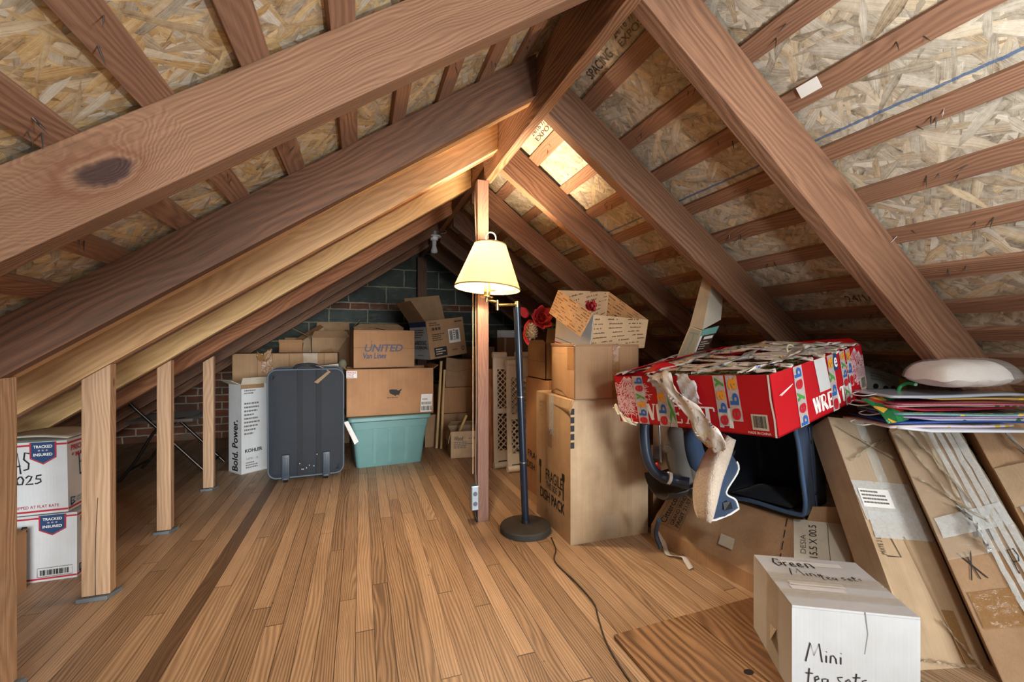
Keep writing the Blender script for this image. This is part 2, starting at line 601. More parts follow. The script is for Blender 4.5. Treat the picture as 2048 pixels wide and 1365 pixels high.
def textlines(parent, F, a0, b0, a1, b1, n, mat, seed=2, name='small_print', turn=False, h=.0022):
    """rows of print too small to read"""
    rnd = random.Random(seed)
    mb = MB()
    for i in range(n):
        t0 = b1 - (b1 - b0) * (i + .15) / n
        t1 = b1 - (b1 - b0) * (i + .6) / n
        x = 0
        end = rnd.uniform(.55, 1)
        while x < end:
            w = rnd.uniform(.05, .16)
            q = [(x, t1), (min(end, x + w), t1), (min(end, x + w), t0), (x, t0)]
            mb.face([mb.bm.verts.new(F.pt(a0 + (a1 - a0) * u, v, h)) for u, v in q])
            x += w + .025
    return mb.build(name, mat, parent)

def carton(name, label, loc, rot, w, d, h, mat, cat='box', top='closed', group=None, tape=None, th=.0045, seed=0, inner=None, flaps=(), bulge=.001, tapes=True):
    """cardboard box with walls, lids and tape; returns root and its faces in world space"""
    r = thing(name, label, cat, loc, rot, group)
    M = MW[r.name]
    rnd = random.Random(seed + 11)
    P = lambda x, y, z: M @ V((x, y, z))
    mb = MB()
    if top == 'closed':
        hh = h - .007
        # walls slightly bellied
        n = 5
        def wall(p0, p1, out):
            def fn(u, v):
                bl = math.sin(PI * u) * math.sin(PI * v) * bulge
                q = V(p0).lerp(V(p1), u)
                return P(q.x + out[0] * bl, q.y + out[1] * bl, hh * v)
            mb.grid(fn, n, n)
        wall((0, 0, 0), (w, 0, 0), (0, -1)); wall((w, 0, 0), (w, d, 0), (1, 0))
        wall((w, d, 0), (0, d, 0), (0, 1)); wall((0, d, 0), (0, 0, 0), (-1, 0))
        mb.face([mb.bm.verts.new(P(*q)) for q in ((0, 0, 0), (0, d, 0), (w, d, 0), (w, 0, 0))])
        mb.face([mb.bm.verts.new(P(*q)) for q in ((0, 0, hh), (w, 0, hh), (w, d, hh), (0, d, hh))])
        bmesh.ops.remove_doubles(mb.bm, verts=mb.bm.verts[:], dist=.0004)
        mb.build('box_body', mat, r, smooth=30)
        along = w >= d
        for k in (0, 1):
            lid = MB()
            g = .0015
            lo, hi = ((0, 0 if k == 0 else d / 2 + g), (w, d / 2 - g if k == 0 else d)) if along else ((0 if k == 0 else w / 2 + g, 0), (w / 2 - g if k == 0 else w, d))
            lid.box((lo[0], lo[1], hh), (hi[0], hi[1], h - .001 * rnd.random()), .0015, M)
            lid.build('box_flap', mat, r)
        top_f = Face(P(0, 0, h), P(w, 0, h), P(w, d, h), P(0, d, h))
        if tape and tapes:
            tw = .028
            if along:
                patch(r, top_f, 0, .5 - tw / d, 1, .5 + tw / d, tape, 'tape_strip', .0012, 14, 2, .0012)
            else:
                patch(r, top_f, .5 - tw / w, 0, .5 + tw / w, 1, tape, 'tape_strip', .0012, 2, 14, .0012)
    else:
        for (x0, y0), (x1, y1) in (((0, 0), (w, th)), ((w - th, 0), (w, d)), ((0, d - th), (w, d)), ((0, 0), (th, d))):
            mb.box((x0, y0, 0), (x1, y1, h), 0, M)
        mb.box((0, 0, 0), (w, d, th), 0, M)
        mb.build('box_body', mat, r)
    for side, length, ang, taper in flaps:
        # flap hinged on the top edge of a side; ang 0 = upright, 90 = folded outward flat, -90 = inward
        e = {'front': ((0, 0), (w, 0), (0, -1)), 'back': ((w, d), (0, d), (0, 1)), 'left': ((0, d), (0, 0), (-1, 0)), 'right': ((w, 0), (w, d), (1, 0))}[side]
        a = math.radians(ang)
        out = V((e[2][0] * math.sin(a), e[2][1] * math.sin(a), math.cos(a))) * length
        p0, p1 = V((*e[0], h)), V((*e[1], h))
        t = (p1 - p0).normalized() * taper
        q = [p0, p1, p1 + out - t, p0 + out + t]
        fl = MB()
        fl.slab([M @ x for x in q], th * .8)
        fl.build('box_flap', inner or mat, r)
    fc = dict(front=Face(P(0, 0, 0), P(w, 0, 0), P(w, 0, h), P(0, 0, h)),
              right=Face(P(w, 0, 0), P(w, d, 0), P(w, d, h), P(w, 0, h)),
              left=Face(P(0, d, 0), P(0, 0, 0), P(0, 0, h), P(0, d, h)),
              back=Face(P(w, d, 0), P(0, d, 0), P(0, d, h), P(w, d, h)),
              top=Face(P(0, 0, h), P(w, 0, h), P(w, d, h), P(0, d, h)))
    for f in fc.values():
        f.n = f.n
    return r, fc

def frame_x(p0, p1, up=(0, 0, 1)):
    """matrix with x along p0->p1, z near up, origin p0"""
    p0, p1 = V(p0), V(p1)
    x = (p1 - p0).normalized()
    z = V(up)
    y = z.cross(x).normalized()
    z = x.cross(y)
    return Matrix(((x.x, y.x, z.x, p0.x), (x.y, y.y, z.y, p0.y), (x.z, y.z, z.z, p0.z), (0, 0, 0, 1)))

def smooth_path(pts, n=6):
    """Catmull-Rom through points"""
    pts = [V(p) for p in pts]
    q = [pts[0] * 2 - pts[1]] + pts + [pts[-1] * 2 - pts[-2]]
    out = []
    for i in range(1, len(q) - 2):
        for k in range(n):
            t = k / n
            out.append(.5 * ((2 * q[i]) + (q[i+1] - q[i-1]) * t + (2*q[i-1] - 5*q[i] + 4*q[i+1] - q[i+2]) * t*t + (3*q[i] - q[i-1] - 3*q[i+1] + q[i+2]) * t**3))
    out.append(pts[-1])
    return out

# ------------------------------------------------------------------ materials used
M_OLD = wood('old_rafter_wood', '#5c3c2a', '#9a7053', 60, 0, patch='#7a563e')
M_OLDK = wood('old_rafter_wood_with_burl', '#5c3c29', '#966e50', 150, 0, contrast=.6, knot_at=(1.27, .0, .07))
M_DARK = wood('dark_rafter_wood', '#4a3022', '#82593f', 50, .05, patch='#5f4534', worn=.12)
M_NEW = wood('new_spruce', '#a47c4f', '#d2a877', 45, .09, rough=.6, contrast=.8)
M_PINE = wood('pale_pine', '#b08b57', '#e0bd85', 45, .085, rough=.6, contrast=.7)
M_RED = wood('reddish_fir', '#7d4b30', '#b57e56', 55, .06)
M_LATH = wood('lath_wood', '#664432', '#9e7559', 70, .03, patch='#805d47')
M_STUD = wood('stud_wood', '#a07c5a', '#cba784', 50, .05, rough=.65, contrast=.8)
M_POST = wood('post_wood', '#5d4036', '#8a6655', 80, .03, contrast=.5)
M_RIDGE = wood('ridge_wood', '#523323', '#9a6e4c', 75, .04, contrast=1.3)
M_OSBR = osb("osb_right", (.895, 1.144), .1, .5)
M_OSBL = osb('osb_left', (.92,))
M_FLOOR = floorboards('strip_floor')
M_WALL = blockwall('block_gable')
M_HATCH = wood('worn_board', '#5f4129', '#a98058', 34, .05, contrast=1.8, rough=.5, patch='#7d5c41')
M_TAN = cardboard('cardboard_tan', '#bb9670')
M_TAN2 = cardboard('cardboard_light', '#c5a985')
M_BRN = cardboard('cardboard_brown', '#ab8762')
M_ORG = cardboard('cardboard_orange', '#b5855a', stripe=.05)
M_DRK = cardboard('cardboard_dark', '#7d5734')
M_WHT = cardboard('cardboard_white', '#cfd1d1', stripe=.02, dirt='#b3afa5')
M_CRM = cardboard('cardboard_cream', '#cfc6b2', stripe=.03, dirt='#a39377')
M_INK = plain('black_ink', '#1d1a18', .7)
M_GINK = plain('grey_ink', '#68645f', .7)
M_BROWNINK = plain('brown_ink', '#4a3322', .7)
M_REDINK = plain('red_ink', '#b0202c', .6)
M_BLUEINK = plain('navy_ink', '#1c3c66', .6)
M_WINK = plain('white_ink', '#f0eee8', .6)
M_PAPER = plain('white_paper', '#e8e6e0', .6, var=.06)
M_TAPE = tapemat('clear_tape', '#d8c9ae', .34)
M_BTAPE = tapemat('brown_tape', '#a3794a', .7)
M_WTAPE = tapemat('milky_tape', '#d9dcd8', .62)
M_PTAPE = partytape('printed_tape')
M_STEEL = plain('galvanised_steel', '#9aa3a8', .38, .85, var=.25)
M_NAIL = plain('nail_steel', '#5f5a55', .35, .8)
M_BRASS = plain('polished_brass', '#c9b684', .25, .9)
M_CHROME = plain('old_chrome', '#8d8884', .3, .9)
M_BLACK = plain('black_plastic', '#15171a', .4)

# ------------------------------------------------------------------ the room
ZBL = lambda x: 1.9375 + .67 * (x - .645)
ZTL = lambda x: ZBL(x) + .165
ZBR = lambda x, m=.755: 1.885 - m * (x - .69)
ZTR = lambda x: 2.072 - .755 * (x - .7)
Y0, Y1 = -1.7, 5.2

def struct(o):
    o['kind'] = 'structure'
    return o

mb = MB(); mb.box((-2.62, Y0 - .1, -.04), (3.6, Y1 + .1, 0)); struct(mb.build('floor', M_FLOOR))

def roof_panel(name, mat, side):
    sgn, m, z0, xr = (-1, .67, ZTL(.70) + .02, .70) if side == 'left' else (1, .755, ZTR(.63) + .02, .63)
    xe = -2.56 if side == 'left' else 3.5
    p0, p1 = V((xr, 0, z0)), V((xe, 0, z0 - m * abs(xe - xr)))
    x = (p1 - p0).normalized()
    y = V((0, 1, 0))
    z = x.cross(y)
    Mx = Matrix(((x.x, y.x, z.x, p0.x), (x.y, y.y, z.y, p0.y), (x.z, y.z, z.z, p0.z), (0, 0, 0, 1)))
    L = (p1 - p0).length
    up = 1 if z.z > 0 else -1
    mb = MB()
    mb.box((0, Y0 - .1, 0 if up > 0 else -.012), (L, Y1 + .1, .012 if up > 0 else 0))
    return struct(mb.build(name, mat, M=Mx, world=False))
roof_panel('ceiling_left', M_OSBL, 'left')
roof_panel('ceiling_right', M_OSBR, 'right')

def gable(name, y, th):
    mb = MB()
    mb.prism([(-2.54, y, 0), (3.46, y, 0), (.69, y, 2.09), (.64, y, 2.09)], (0, th, 0))
    return struct(mb.build(name, M_WALL))
gable('wall_back', Y1, .09)

# ridge: a deep front board scarfed over the post, a shallower one behind
def ridge(y0, y1, zb, label):
    mb = MB()
    mb.box((.645, y0, zb), (.685, y1, 2.085), .002)
    o = mb.build('ridge_board', M_RIDGE, M=frame_x((.665, y0, zb), (.665, y1, zb)))
    return tag(o, label, 'ridge beam', 'ridge boards')
ridge(Y0 + .02, 2.36, 1.862, 'deep brown ridge board over the front half of the attic, ending at the post')
ridge(2.362, Y1 - .01, 1.95, 'dark shallower ridge board running behind the post to the block gable')

def left_rafter(y0, y1, mat, label, x1=.644, x0=None, drop=0, group='rafters on the left slope', cat='rafter'):
    mb = MB()
    if x0 is None:
        poly = [(x1, y0, ZBL(x1) - drop), (x1, y0, ZTL(x1)), (-2.42, y0, ZTL(-2.42)), (-2.42, y0, .002), (-2.24 + drop, y0, .002)]
    else:
        poly = [(x1, y0, ZBL(x1) - drop), (x1, y0, ZTL(x1) - .02), (x0, y0, ZTL(x0) - .02), (x0, y0, ZBL(x0) + .03 - drop), (x0 + .04, y0, ZBL(x0 + .04) - drop)]
    mb.prism(poly, (0, y1 - y0, 0), .0025)
    fr = frame_x((x1, y0, ZBL(x1)), (x1 - 1, y0, ZBL(x1 - 1)))
    return tag(mb.build('rafter', mat, M=fr), label, cat, group)
left_rafter(.99, 1.04, M_OLDK, 'nearest left rafter, broad brown face with a big dark burl')
left_rafter(1.585, 1.63, M_DARK, 'second left rafter, very dark old board above the pale ones')
left_rafter(1.632, 1.672, M_NEW, 'thin pale sister board fixed behind the dark second left rafter', x0=-1.25)
left_rafter(2.09, 2.128, M_NEW, 'third left rafter, new knotty spruce face above the studs', x0=-1.9)
left_rafter(2.13, 2.175, M_OLD, 'old brown rafter behind the knotty spruce one')
left_rafter(2.655, 2.69, M_PINE, 'fourth left rafter, pale yellow pine board with small knots', x0=-1.62)
left_rafter(2.692, 2.735, M_DARK, 'old rafter hidden behind the pale yellow pine board')
left_rafter(3.25, 3.29, M_RED, 'fifth left rafter, reddish sister board', x0=-1.45)
left_rafter(3.292, 3.335, M_DARK, 'old dark rafter behind the reddish board')
left_rafter(3.85, 3.9, M_DARK, 'sixth left rafter, dark brown, second from the block gable')
left_rafter(4.46, 4.51, M_OLD, 'last left rafter, closest to the block gable')

def right_rafter(y0, y1, mat, label, m=.755):
    mb = MB()
    xe = .69 + 1.885 / m - .002
    poly = [(.686, y0, ZBR(.686, m)), (.686, y0, ZTR(.686)), (3.38, y0, ZTR(3.38)), (3.38, y0, .002), (xe, y0, .002)]
    mb.prism(poly, (0, y1 - y0, 0), .0025)
    fr = frame_x((.686, y0, ZBR(.686)), (1.686, y0, ZBR(1.686)))
    return tag(mb.build('rafter', mat, M=fr), label, 'rafter', 'rafters on the right slope')
right_rafter(.98, 1.03, M_OLD, 'nearest right rafter, running from the ridge down to the white pillow', .785)
right_rafter(1.595, 1.645, M_OLD, 'second right rafter, ending behind the red wreath box', .745)
right_rafter(2.19, 2.24, M_OLD, 'third right rafter, passing behind the open mailing box', .735)
right_rafter(2.80, 2.85, M_OLD, 'fourth right rafter, starting just right of the post', .735)
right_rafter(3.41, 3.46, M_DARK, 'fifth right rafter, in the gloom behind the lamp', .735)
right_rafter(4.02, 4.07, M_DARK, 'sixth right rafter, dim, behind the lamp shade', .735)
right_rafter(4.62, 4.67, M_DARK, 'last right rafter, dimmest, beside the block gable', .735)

# laths across the rafters, nails coming through
nail_me = None
def nail(parent, loc, rnd):
    global nail_me
    if nail_me is None:
        m = MB()
        m.tube([(0, 0, .012), (.0015, 0, -.014), (.004, 0, -.03)], [.0017, .0016, .0004], 6)
        o = m.build('nail', M_NAIL, parent)
        nail_me = o.data
        nail_me.transform(MW[parent.name])
    else:
        o = bpy.data.objects.new('nail', nail_me)
        C.objects.link(o)
        o.parent = parent
    W = Matrix.Translation(V(loc)) @ Matrix.Rotation(rnd.uniform(0, 6.3), 4, 'Z') @ Matrix.Rotation(rnd.uniform(-.9, .9), 4, 'X') @ Matrix.Scale(rnd.uniform(.6, 1.1), 4)
    o.matrix_basis = MW[parent.name].inverted() @ W
ORD = ['first', 'second', 'third', 'fourth', 'fifth', 'sixth', 'seventh', 'eighth', 'ninth', 'tenth', 'eleventh', 'twelfth', 'thirteenth', 'fourteenth', 'fifteenth', 'sixteenth', 'seventeenth', 'eighteenth', 'nineteenth']
def lath(side, xc, k, wide=.05):
    rnd = random.Random(k * 5 + (0 if side == 'left' else 500))
    m, zt = (.67, ZTL) if side == 'left' else (-.755, ZTR)
    a = math.atan(m)
    cx, cz = xc, zt(xc)
    ux = V((math.cos(a), 0, math.sin(a)))
    nz = V((-math.sin(a), 0, math.cos(a)))
    c0 = V((cx, Y0, cz))
    hw = wide * .5 / math.cos(a)
    p = []
    for y in (Y0, Y1 - .005):
        j0, j1 = rnd.uniform(-.004, .004), rnd.uniform(-.004, .004)
        p.append((ux * (-hw + j0) + c0 + V((0, y - Y0, 0)), ux * (hw + j1) + c0 + V((0, y - Y0, 0))))
    n = nz * .0195
    mb = MB()
    q = [p[0][0], p[0][1], p[1][1], p[1][0]]
    mb.hexa([*q, *[w + n for w in q]], .0015)
    fr = frame_x((cx, Y0, cz), (cx, Y1, cz), nz)
    lab = f'{ORD[k]} roof lath below the ridge on the {side} slope'
    o = tag(mb.build('roof_lath', M_LATH, M=fr), lab, 'roof lath', f'roof laths on the {side} slope')
    for y0, y1 in ((.5, .97), (1.06, 1.57), (1.7, 2.07), (2.25, 2.7)):
        for _ in range(2):
            if rnd.random() < .85:
                y = rnd.uniform(y0 + .04, y1 - .04)
                for dy in (0, rnd.uniform(.025, .05)):
                    s = rnd.uniform(-.6, .6) * hw
                    nail(o, c0 + ux * s + V((0, y + dy - Y0, 0)), rnd)
for k, x in enumerate((.58, .44, .288, .125, -.037, -.198, -.357, -.503, -.667, -.825, -.985, -1.145, -1.305, -1.47, -1.63, -1.79, -1.95, -2.11)):
    lath('left', x, k)
for k, x in enumerate((.735, .873, 1.05, 1.208, 1.375, 1.53, 1.685, 1.84, 1.99, 2.117, 2.245, 2.39, 2.55, 2.71, 2.87, 3.03, 3.19)):
    lath('right', x, k)

# knee-wall studs with grey shims under them
def stud(y, w, dep, label, x=-.952, ztop=None, shim=True):
    t = thing('wall_stud', label, 'stud', (x, y, 0), (0, 0, 0), 'studs of the low left wall')
    mb = MB()
    x0, x1 = x - w / 2, x + w / 2
    zb = .016 if shim else 0
    p = [(x0, y, zb), (x1, y, zb), (x1, y + dep, zb), (x0, y + dep, zb), (x0, y, ZBL(x0) - .002), (x1, y, ZBL(x1) - .002), (x1, y + dep, ZBL(x1) - .002), (x0, y + dep, ZBL(x0) - .002)]
    mb.hexa(p, .003)
    mb.build('timber', M_STUD, t, M=frame_x((x, y, 0), (x, y, 1), (0, 1, 0)))
    if shim:
        mb = MB()
        mb.hexa([(x0 - .012, y - .012, 0), (x1 - .004, y - .014, 0), (x1 + .02, y + dep + .004, 0), (x0, y + dep, 0),
                 (x0 - .012, y - .012, .014), (x1 - .004, y - .014, .015), (x1 + .02, y + dep + .004, .015), (x0, y + dep, .015)], .002)
        mb.build('shim', plain('lead_grey', '#7c8489', .5, .3, var=.35), t)
    return t
stud(1.56, .045, .09, 'nearest stud of the low left wall, cut by the left picture edge', shim=True)
s2 = stud(2.092, .088, .045, 'wide stud with a long pencil crack, standing beside the mailing boxes')
stud(2.70, .06, .045, 'middle stud between the cracked stud and the thin far one')
stud(3.39, .06, .04, 'thinnest and farthest stud of the low left wall, near the white carton')
pen(s2, Face((-.996, 2.0905, .016), (-.908, 2.0905, .016), (-.908, 2.0905, .9), (-.996, 2.0905, .9)), [[(.5, 0), (.49, .15), (.52, .3), (.58, .42)]], 0, 0, 1, 1, .0018, M_INK, 'crack', .0005)

mb = MB()
mb.box((.598, 2.315, 0), (.66, 2.361, 1.8615), .003)
t = tag(mb.build('support_post', M_POST, M=frame_x((.63, 2.33, 0), (.63, 2.33, 1), (0, 1, 0))), 'slender reddish-brown post standing under the ridge, lamp in front', 'post')
mb = MB()
mb.box((.612, 5.1, 0), (.715, 5.195, 1.948), .003)
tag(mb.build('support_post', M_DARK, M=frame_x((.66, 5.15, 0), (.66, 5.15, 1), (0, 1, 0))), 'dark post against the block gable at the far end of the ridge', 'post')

# stamps printed on the sheathing near the ridge
cr = bpy.data.objects['ceiling_right']
Pr = lambda x, y: V((x, y, ZTR(x) + .0185))
def stamp(x0, x1, y0, y1, words, turn=0):
    F = Face(Pr(x1, y1), Pr(x1, y0), Pr(x0, y0), Pr(x0, y1))
    n = len(words)
    if F.n.z > 0: F.n = -F.n
    for k, w_ in enumerate(words):
        write(cr, F, w_, .02, 1 - (k + .85) / n, .98, 1 - (k + .15) / n, M_BROWNINK, 'sheathing_stamp', turn=turn, h=.001)
stamp(.765, .845, 1.06, 1.30, ('RATED SHEATHING', '24/16 7/16 INCH', 'EXPOSURE 1'))
stamp(.765, .845, 1.34, 1.50, ('SIZED FOR', 'SPACING'))
stamp(.765, .845, 1.72, 2.05, ('RATED SHEATHING', '24/16 7/16 INCH', 'EXPOSURE 1'))
stamp(1.91, 1.955, 1.10, 1.30, ('24/16 OC',))
# ------------------------------------------------------------------ camera and light
cam = bpy.data.cameras.new('camera')
cam.sensor_width = 36
cam.lens = 880 / 2048 * 36
cam.shift_y = 1.5 / 2048
cam.clip_start = .02
co = bpy.data.objects.new('camera', cam)
C.objects.link(co)
co.location = (0, 0, .98)
co.rotation_euler = (PI / 2, 0, -math.atan(302 / 880))
S.camera = co

def light(name, typ, loc, energy, color, rot=(0, 0, 0), **kw):
    l = bpy.data.lights.new(name, typ)
    l.energy = energy
    l.color = color
    for k, v in kw.items():
        setattr(l, k, v)
    o = bpy.data.objects.new(name, l)
    o.location = loc
    o.rotation_euler = rot
    C.objects.link(o)
    return o
WARM = (1.0, .77, .52)
COOL = (.94, .975, 1.0)
light('lamp_bulb', 'POINT', (.584, 2.09, 1.385), 95, WARM, shadow_soft_size=.035)
# added cool fill sun from behind the camera, room left open there, slightly right
light('fill_sun', 'SUN', (1, -4, 2), 3.3, COOL, (math.radians(85), 0, math.radians(10)), angle=math.radians(24))
# unseen cool source right of the camera: added upward spot and point fill
light('cool_up_spot', 'SPOT', (.85, .0, 1.02), 38, COOL, (PI, 0, 0), spot_size=math.radians(170), spot_blend=.12, shadow_soft_size=.06)
light('cool_fill_point', 'POINT', (.9, -.1, 1.5), 30, COOL, shadow_soft_size=.10)
w = bpy.data.worlds.new('world')
S.world = w
w.use_nodes = True
w.node_tree.nodes['Background'].inputs[0].default_value = (.5, .55, .6, 1)
w.node_tree.nodes['Background'].inputs[1].default_value = 1.6
S.view_settings.view_transform = 'Standard'
S.view_settings.look = 'None'
S.view_settings.gamma = 1
S.view_settings.use_curve_mapping = False
S.view_settings.exposure = .1
S.cycles.use_denoising = True
S.cycles.max_bounces = 16
S.cycles.diffuse_bounces = 12
S.cycles.transparent_max_bounces = 16

# ------------------------------------------------------------------ floor lamp
t = thing('floor_lamp', 'black swing-arm floor lamp with a lit cream shade standing before the post', 'lamp', (.807, 2.135, 0))
mb = MB()
mb.lathe([(.126, 0), (.132, .004), (.132, .026), (.127, .033), (.05, .038), (.022, .042)], 40, MW[t.name])
base = mb.build('base', NT('dusty_black') and plain('dusty_black', '#3a3731', .7, var=.45), t, smooth=35)
M_POLE = plain('blue_black_enamel', '#1c2736', .25, .2)
p0, p1 = V((.807, 2.135, .03)), V((.765, 2.150, 1.16))
mb = MB(); mb.tube([p0, p1], .0185, 20)
pole = mb.build('pole', M_POLE, t, smooth=40)
mb = MB()
for f in (.285, .585):
    q = p0.lerp(p1, f)
    mb.tube([q, q + V((0, 0, .007))], .0192, 20)
mb.build('joint_ring', M_CHROME, pole, smooth=40)
mb = MB(); mb.tube([p0, p0 + V((0, 0, .03))], .022, 20); mb.build('pole_collar', M_BLACK, pole)
# swing arm
a0 = p1 + V((0, 0, .0))
jx = V((.632, 2.105, 1.158))
mb = MB()
mb.tube([a0 + V((0, 0, -.012)), a0 + V((0, 0, .03))], .011, 14)
mb.tube([a0 + V((0, 0, .012)), jx + V((.012, 0, .005))], .0065, 12)
mb.tube([jx + V((.012, 0, -.02)), jx + V((.012, 0, .03))], .009, 12)
mb.tube([jx + V((.012, 0, .02)), V((.588, 2.092, 1.185))], .006, 12)
mb.build('swing_arm', M_BRASS, t, smooth=40)
sx, sy = .584, 2.09
Ms = Matrix.Translation((sx, sy, 1.175)) @ Matrix.Rotation(math.radians(4.5), 4, 'Y') @ Matrix.Rotation(math.radians(-2), 4, 'X')
mb = MB()
mb.lathe([(.008, 0), (.008, .02), (.033, .024), (.033, .027), (.014, .03), (.0165, .034), (.0165, .085), (.013, .09), (.013, .115)], 24, Ms)
sock = mb.build('socket', M_BRASS, t, smooth=35)
mb = MB(); mb.tube([Ms @ V((.016, 0, .06)), Ms @ V((.042, 0, .064))], .004, 8); mb.build('switch_knob', M_BRASS, sock, smooth=40)
g = NT('glowing_bulb'); g.set(Emission_Color=(1, .78, .5, 1), Emission_Strength=14.0); g.col('#ffe9c8')
mb = MB(); mb.lathe([(.012, .112), (.016, .125), (.026, .15), (.03, .17), (.026, .19), (.014, .2), (.001, .204)], 20, Ms)
mb.build('bulb', g.m, sock, smooth=60)
sh = NT('shade_parchment')
sh.t.nodes.remove(sh.b)
d1 = sh.n('BsdfDiffuse', {0: lin('#cdbb98')}); d2 = sh.n('BsdfTranslucent', {0: lin('#e6d3aa')})
mx = sh.n('MixShader', {0: .57}); sh.t.links.new(d1.outputs[0], mx.inputs[1]); sh.t.links.new(d2.outputs[0], mx.inputs[2]); sh.t.links.new(mx.outputs[0], sh.out.inputs[0])
mb = MB()
H0, H1, R0, R1 = .068, .288, .163, .079
mb.lathe([(R0, H0), (R1, H1), (R1 - .0012, H1), (R0 - .0012, H0)], 56, Ms, caps=False)
shade = mb.build('lamp_shade', sh.m, t, smooth=35)
M_BRAID = plain('shade_braid', '#a98d5c', .7)
for R, h in ((R0, H0), (R1, H1)):
    mb = MB()
    mb.lathe([(R - .0025, h - .003), (R + .001, h - .003), (R + .001, h + .003), (R - .0025, h + .003), (R - .0025, h - .003)], 56, Ms, caps=False)
    mb.build('shade_trim', M_BRAID, shade, smooth=30)
mb = MB()
ring = [Ms @ V((.001 + .026 * math.sin(a), 0, H1 + .037 - .026 * math.cos(a))) for a in [2 * PI * k / 24 for k in range(24)]]
mb.tube(ring, .0035, 8, closed=True)
mb.tube([Ms @ V((0, 0, H1 - .008)), Ms @ V((0, 0, H1 + .013))], .006, 10)
for a in range(3):
    mb.tube([Ms @ V((0, 0, H1 - .004)), Ms @ V(((R1 - .002) * math.cos(a * 2.09), (R1 - .002) * math.sin(a * 2.09), H1 - .002))], .0015, 6)
mb.tube([Ms @ V((.014, 0, .1)), Ms @ V((.05, 0, .14)), Ms @ V((.05, 0, .24)), Ms @ V((0, 0, H1 - .006))], .0018, 6)
mb.tube([Ms @ V((-.014, 0, .1)), Ms @ V((-.05, 0, .14)), Ms @ V((-.05, 0, .24)), Ms @ V((0, 0, H1 - .006))], .0018, 6)
mb.build('finial', plain('cream_metal', '#d8cfb2', .35, .5), t, smooth=40)
cp = [(0.897, 2.009, 0.004), (0.865, 1.886, 0.004), (0.814, 1.784, 0.004), (0.824, 1.601, 0.004), (0.822, 1.457, 0.004), (0.793, 1.373, 0.004), (0.755, 1.259, 0.004), (0.737, 1.153, 0.004), (0.733, 1.068, 0.004), (0.742, 0.946, 0.004)]
mb = MB(); mb.tube(smooth_path(cp, 6), .0032, 8); mb.build('power_cord', plain('cord_rubber', '#3a2f26', .5), t, smooth=50)

# ------------------------------------------------------------------ wiring on the post, bulb holder on the ridge
t = thing('outlet_box', 'small metal outlet box low on the side of the post', 'outlet', (.585, 2.31, .07))
mb = MB(); mb.box((.556, 2.285, .078), (.597, 2.335, .208), .003); ob = mb.build('box_body', M_STEEL, t)
mb = MB(); mb.box((.559, 2.281, .082), (.593, 2.2849, .204), .0015); cov = mb.build('cover_plate', plain('dull_zinc', '#a9b3bb', .45, .6, var=.35), t)
mb = MB()
for zz in (.115, .168):
    mb.lathe([(.0001, 0), (.012, 0), (.012, .002), (.0001, .002)], 14, Matrix.Translation((.576, 2.2812, zz)) @ Matrix.Rotation(PI / 2, 4, 'X'))
mb.build('socket_face', plain('socket_grey', '#4e565e', .5), cov)
mb = MB(); mb.tube(smooth_path([(.584, 2.32, .078), (.585, 2.318, .045), (.592, 2.316, .02), (.596, 2.316, .004)], 5), .006, 8)
mb.build('cable_stub', M_BLACK, t, smooth=50)
mb = MB(); mb.tube(smooth_path([(.592, 2.325, .2), (.590, 2.33, .32), (.594, 2.33, .7), (.592, 2.335, 1.1), (.593, 2.33, 1.5), (.588, 2.335, 1.72), (.600, 2.38, 1.83), (.63, 2.46, 1.9)], 8), .0036, 8)
tag(mb.build('electrical_cable', plain('cloth_cable', '#6d5a49', .7), smooth=50), 'brown cable stapled up the left side of the post', 'cable')
mb = MB(); mb.box((.5745, 2.334, .26), (.5785, 2.340, 1.25), .001)
tag(mb.build('wood_strip', M_STUD, M=frame_x((.576, 2.337, .26), (.571, 2.337, 1.5), (0, 1, 0))), 'thin pale wood strip running up beside the post cable', 'strip')
t = thing('bulb_holder', 'white porcelain bulb holder with bare bulb under the dark ridge board', 'light', (.612, 3.9, 1.95))
X, Yb, Z = .612, 3.9, 1.95
Mb = Matrix.Translation((X, Yb, 0))
mb = MB(); mb.lathe([(.05, Z - .03), (.052, Z - .028), (.052, Z), (.04, Z + .004)], 24, Mb); mb.build('junction_box', M_STEEL, t, smooth=35)
mb = MB(); mb.lathe([(.06, Z - .046), (.062, Z - .04), (.055, Z - .032), (.03, Z - .0305)], 28, Mb)
mb.lathe([(.03, Z - .075), (.034, Z - .07), (.036, Z - .046)], 24, Mb)
mb.build('porcelain_base', plain('porcelain', '#e4e6e8', .25), t, smooth=40)
gl = NT('cold_bulb_glass'); gl.col('#dfe4e8'); gl.set(Roughness=.12, Transmission_Weight=.35)
mb = MB(); mb.lathe([(.018, Z - .074), (.02, Z - .095), (.017, Z - .12), (.026, Z - .155), (.03, Z - .17), (.024, Z - .185), (.001, Z - .19)], 20, Mb); mb.build('light_bulb', gl.m, t, smooth=60)
mb = MB(); mb.tube([(X - .1 * math.cos(a) + .01, Yb - .01 * math.sin(a), Z + .012 + .022 * math.sin(a)) for a in [PI * 2 * k / 18 for k in range(18)]], .003, 6, closed=True)
mb.build('wire_loop', M_STEEL, t, smooth=50)
F = Face((1.165, .905, 1.7), (1.165, .95, 1.7), (1.19, .95, 1.68), (1.19, .905, 1.68))
mb = MB(); mb.slab([(1.168, .86, 1.7005), (1.168, .92, 1.7005), (1.196, .925, 1.679), (1.196, .865, 1.679)], .001)
tag(mb.build('paper_tag', M_PAPER), 'small white paper tag stapled to a lath on the right slope', 'tag')

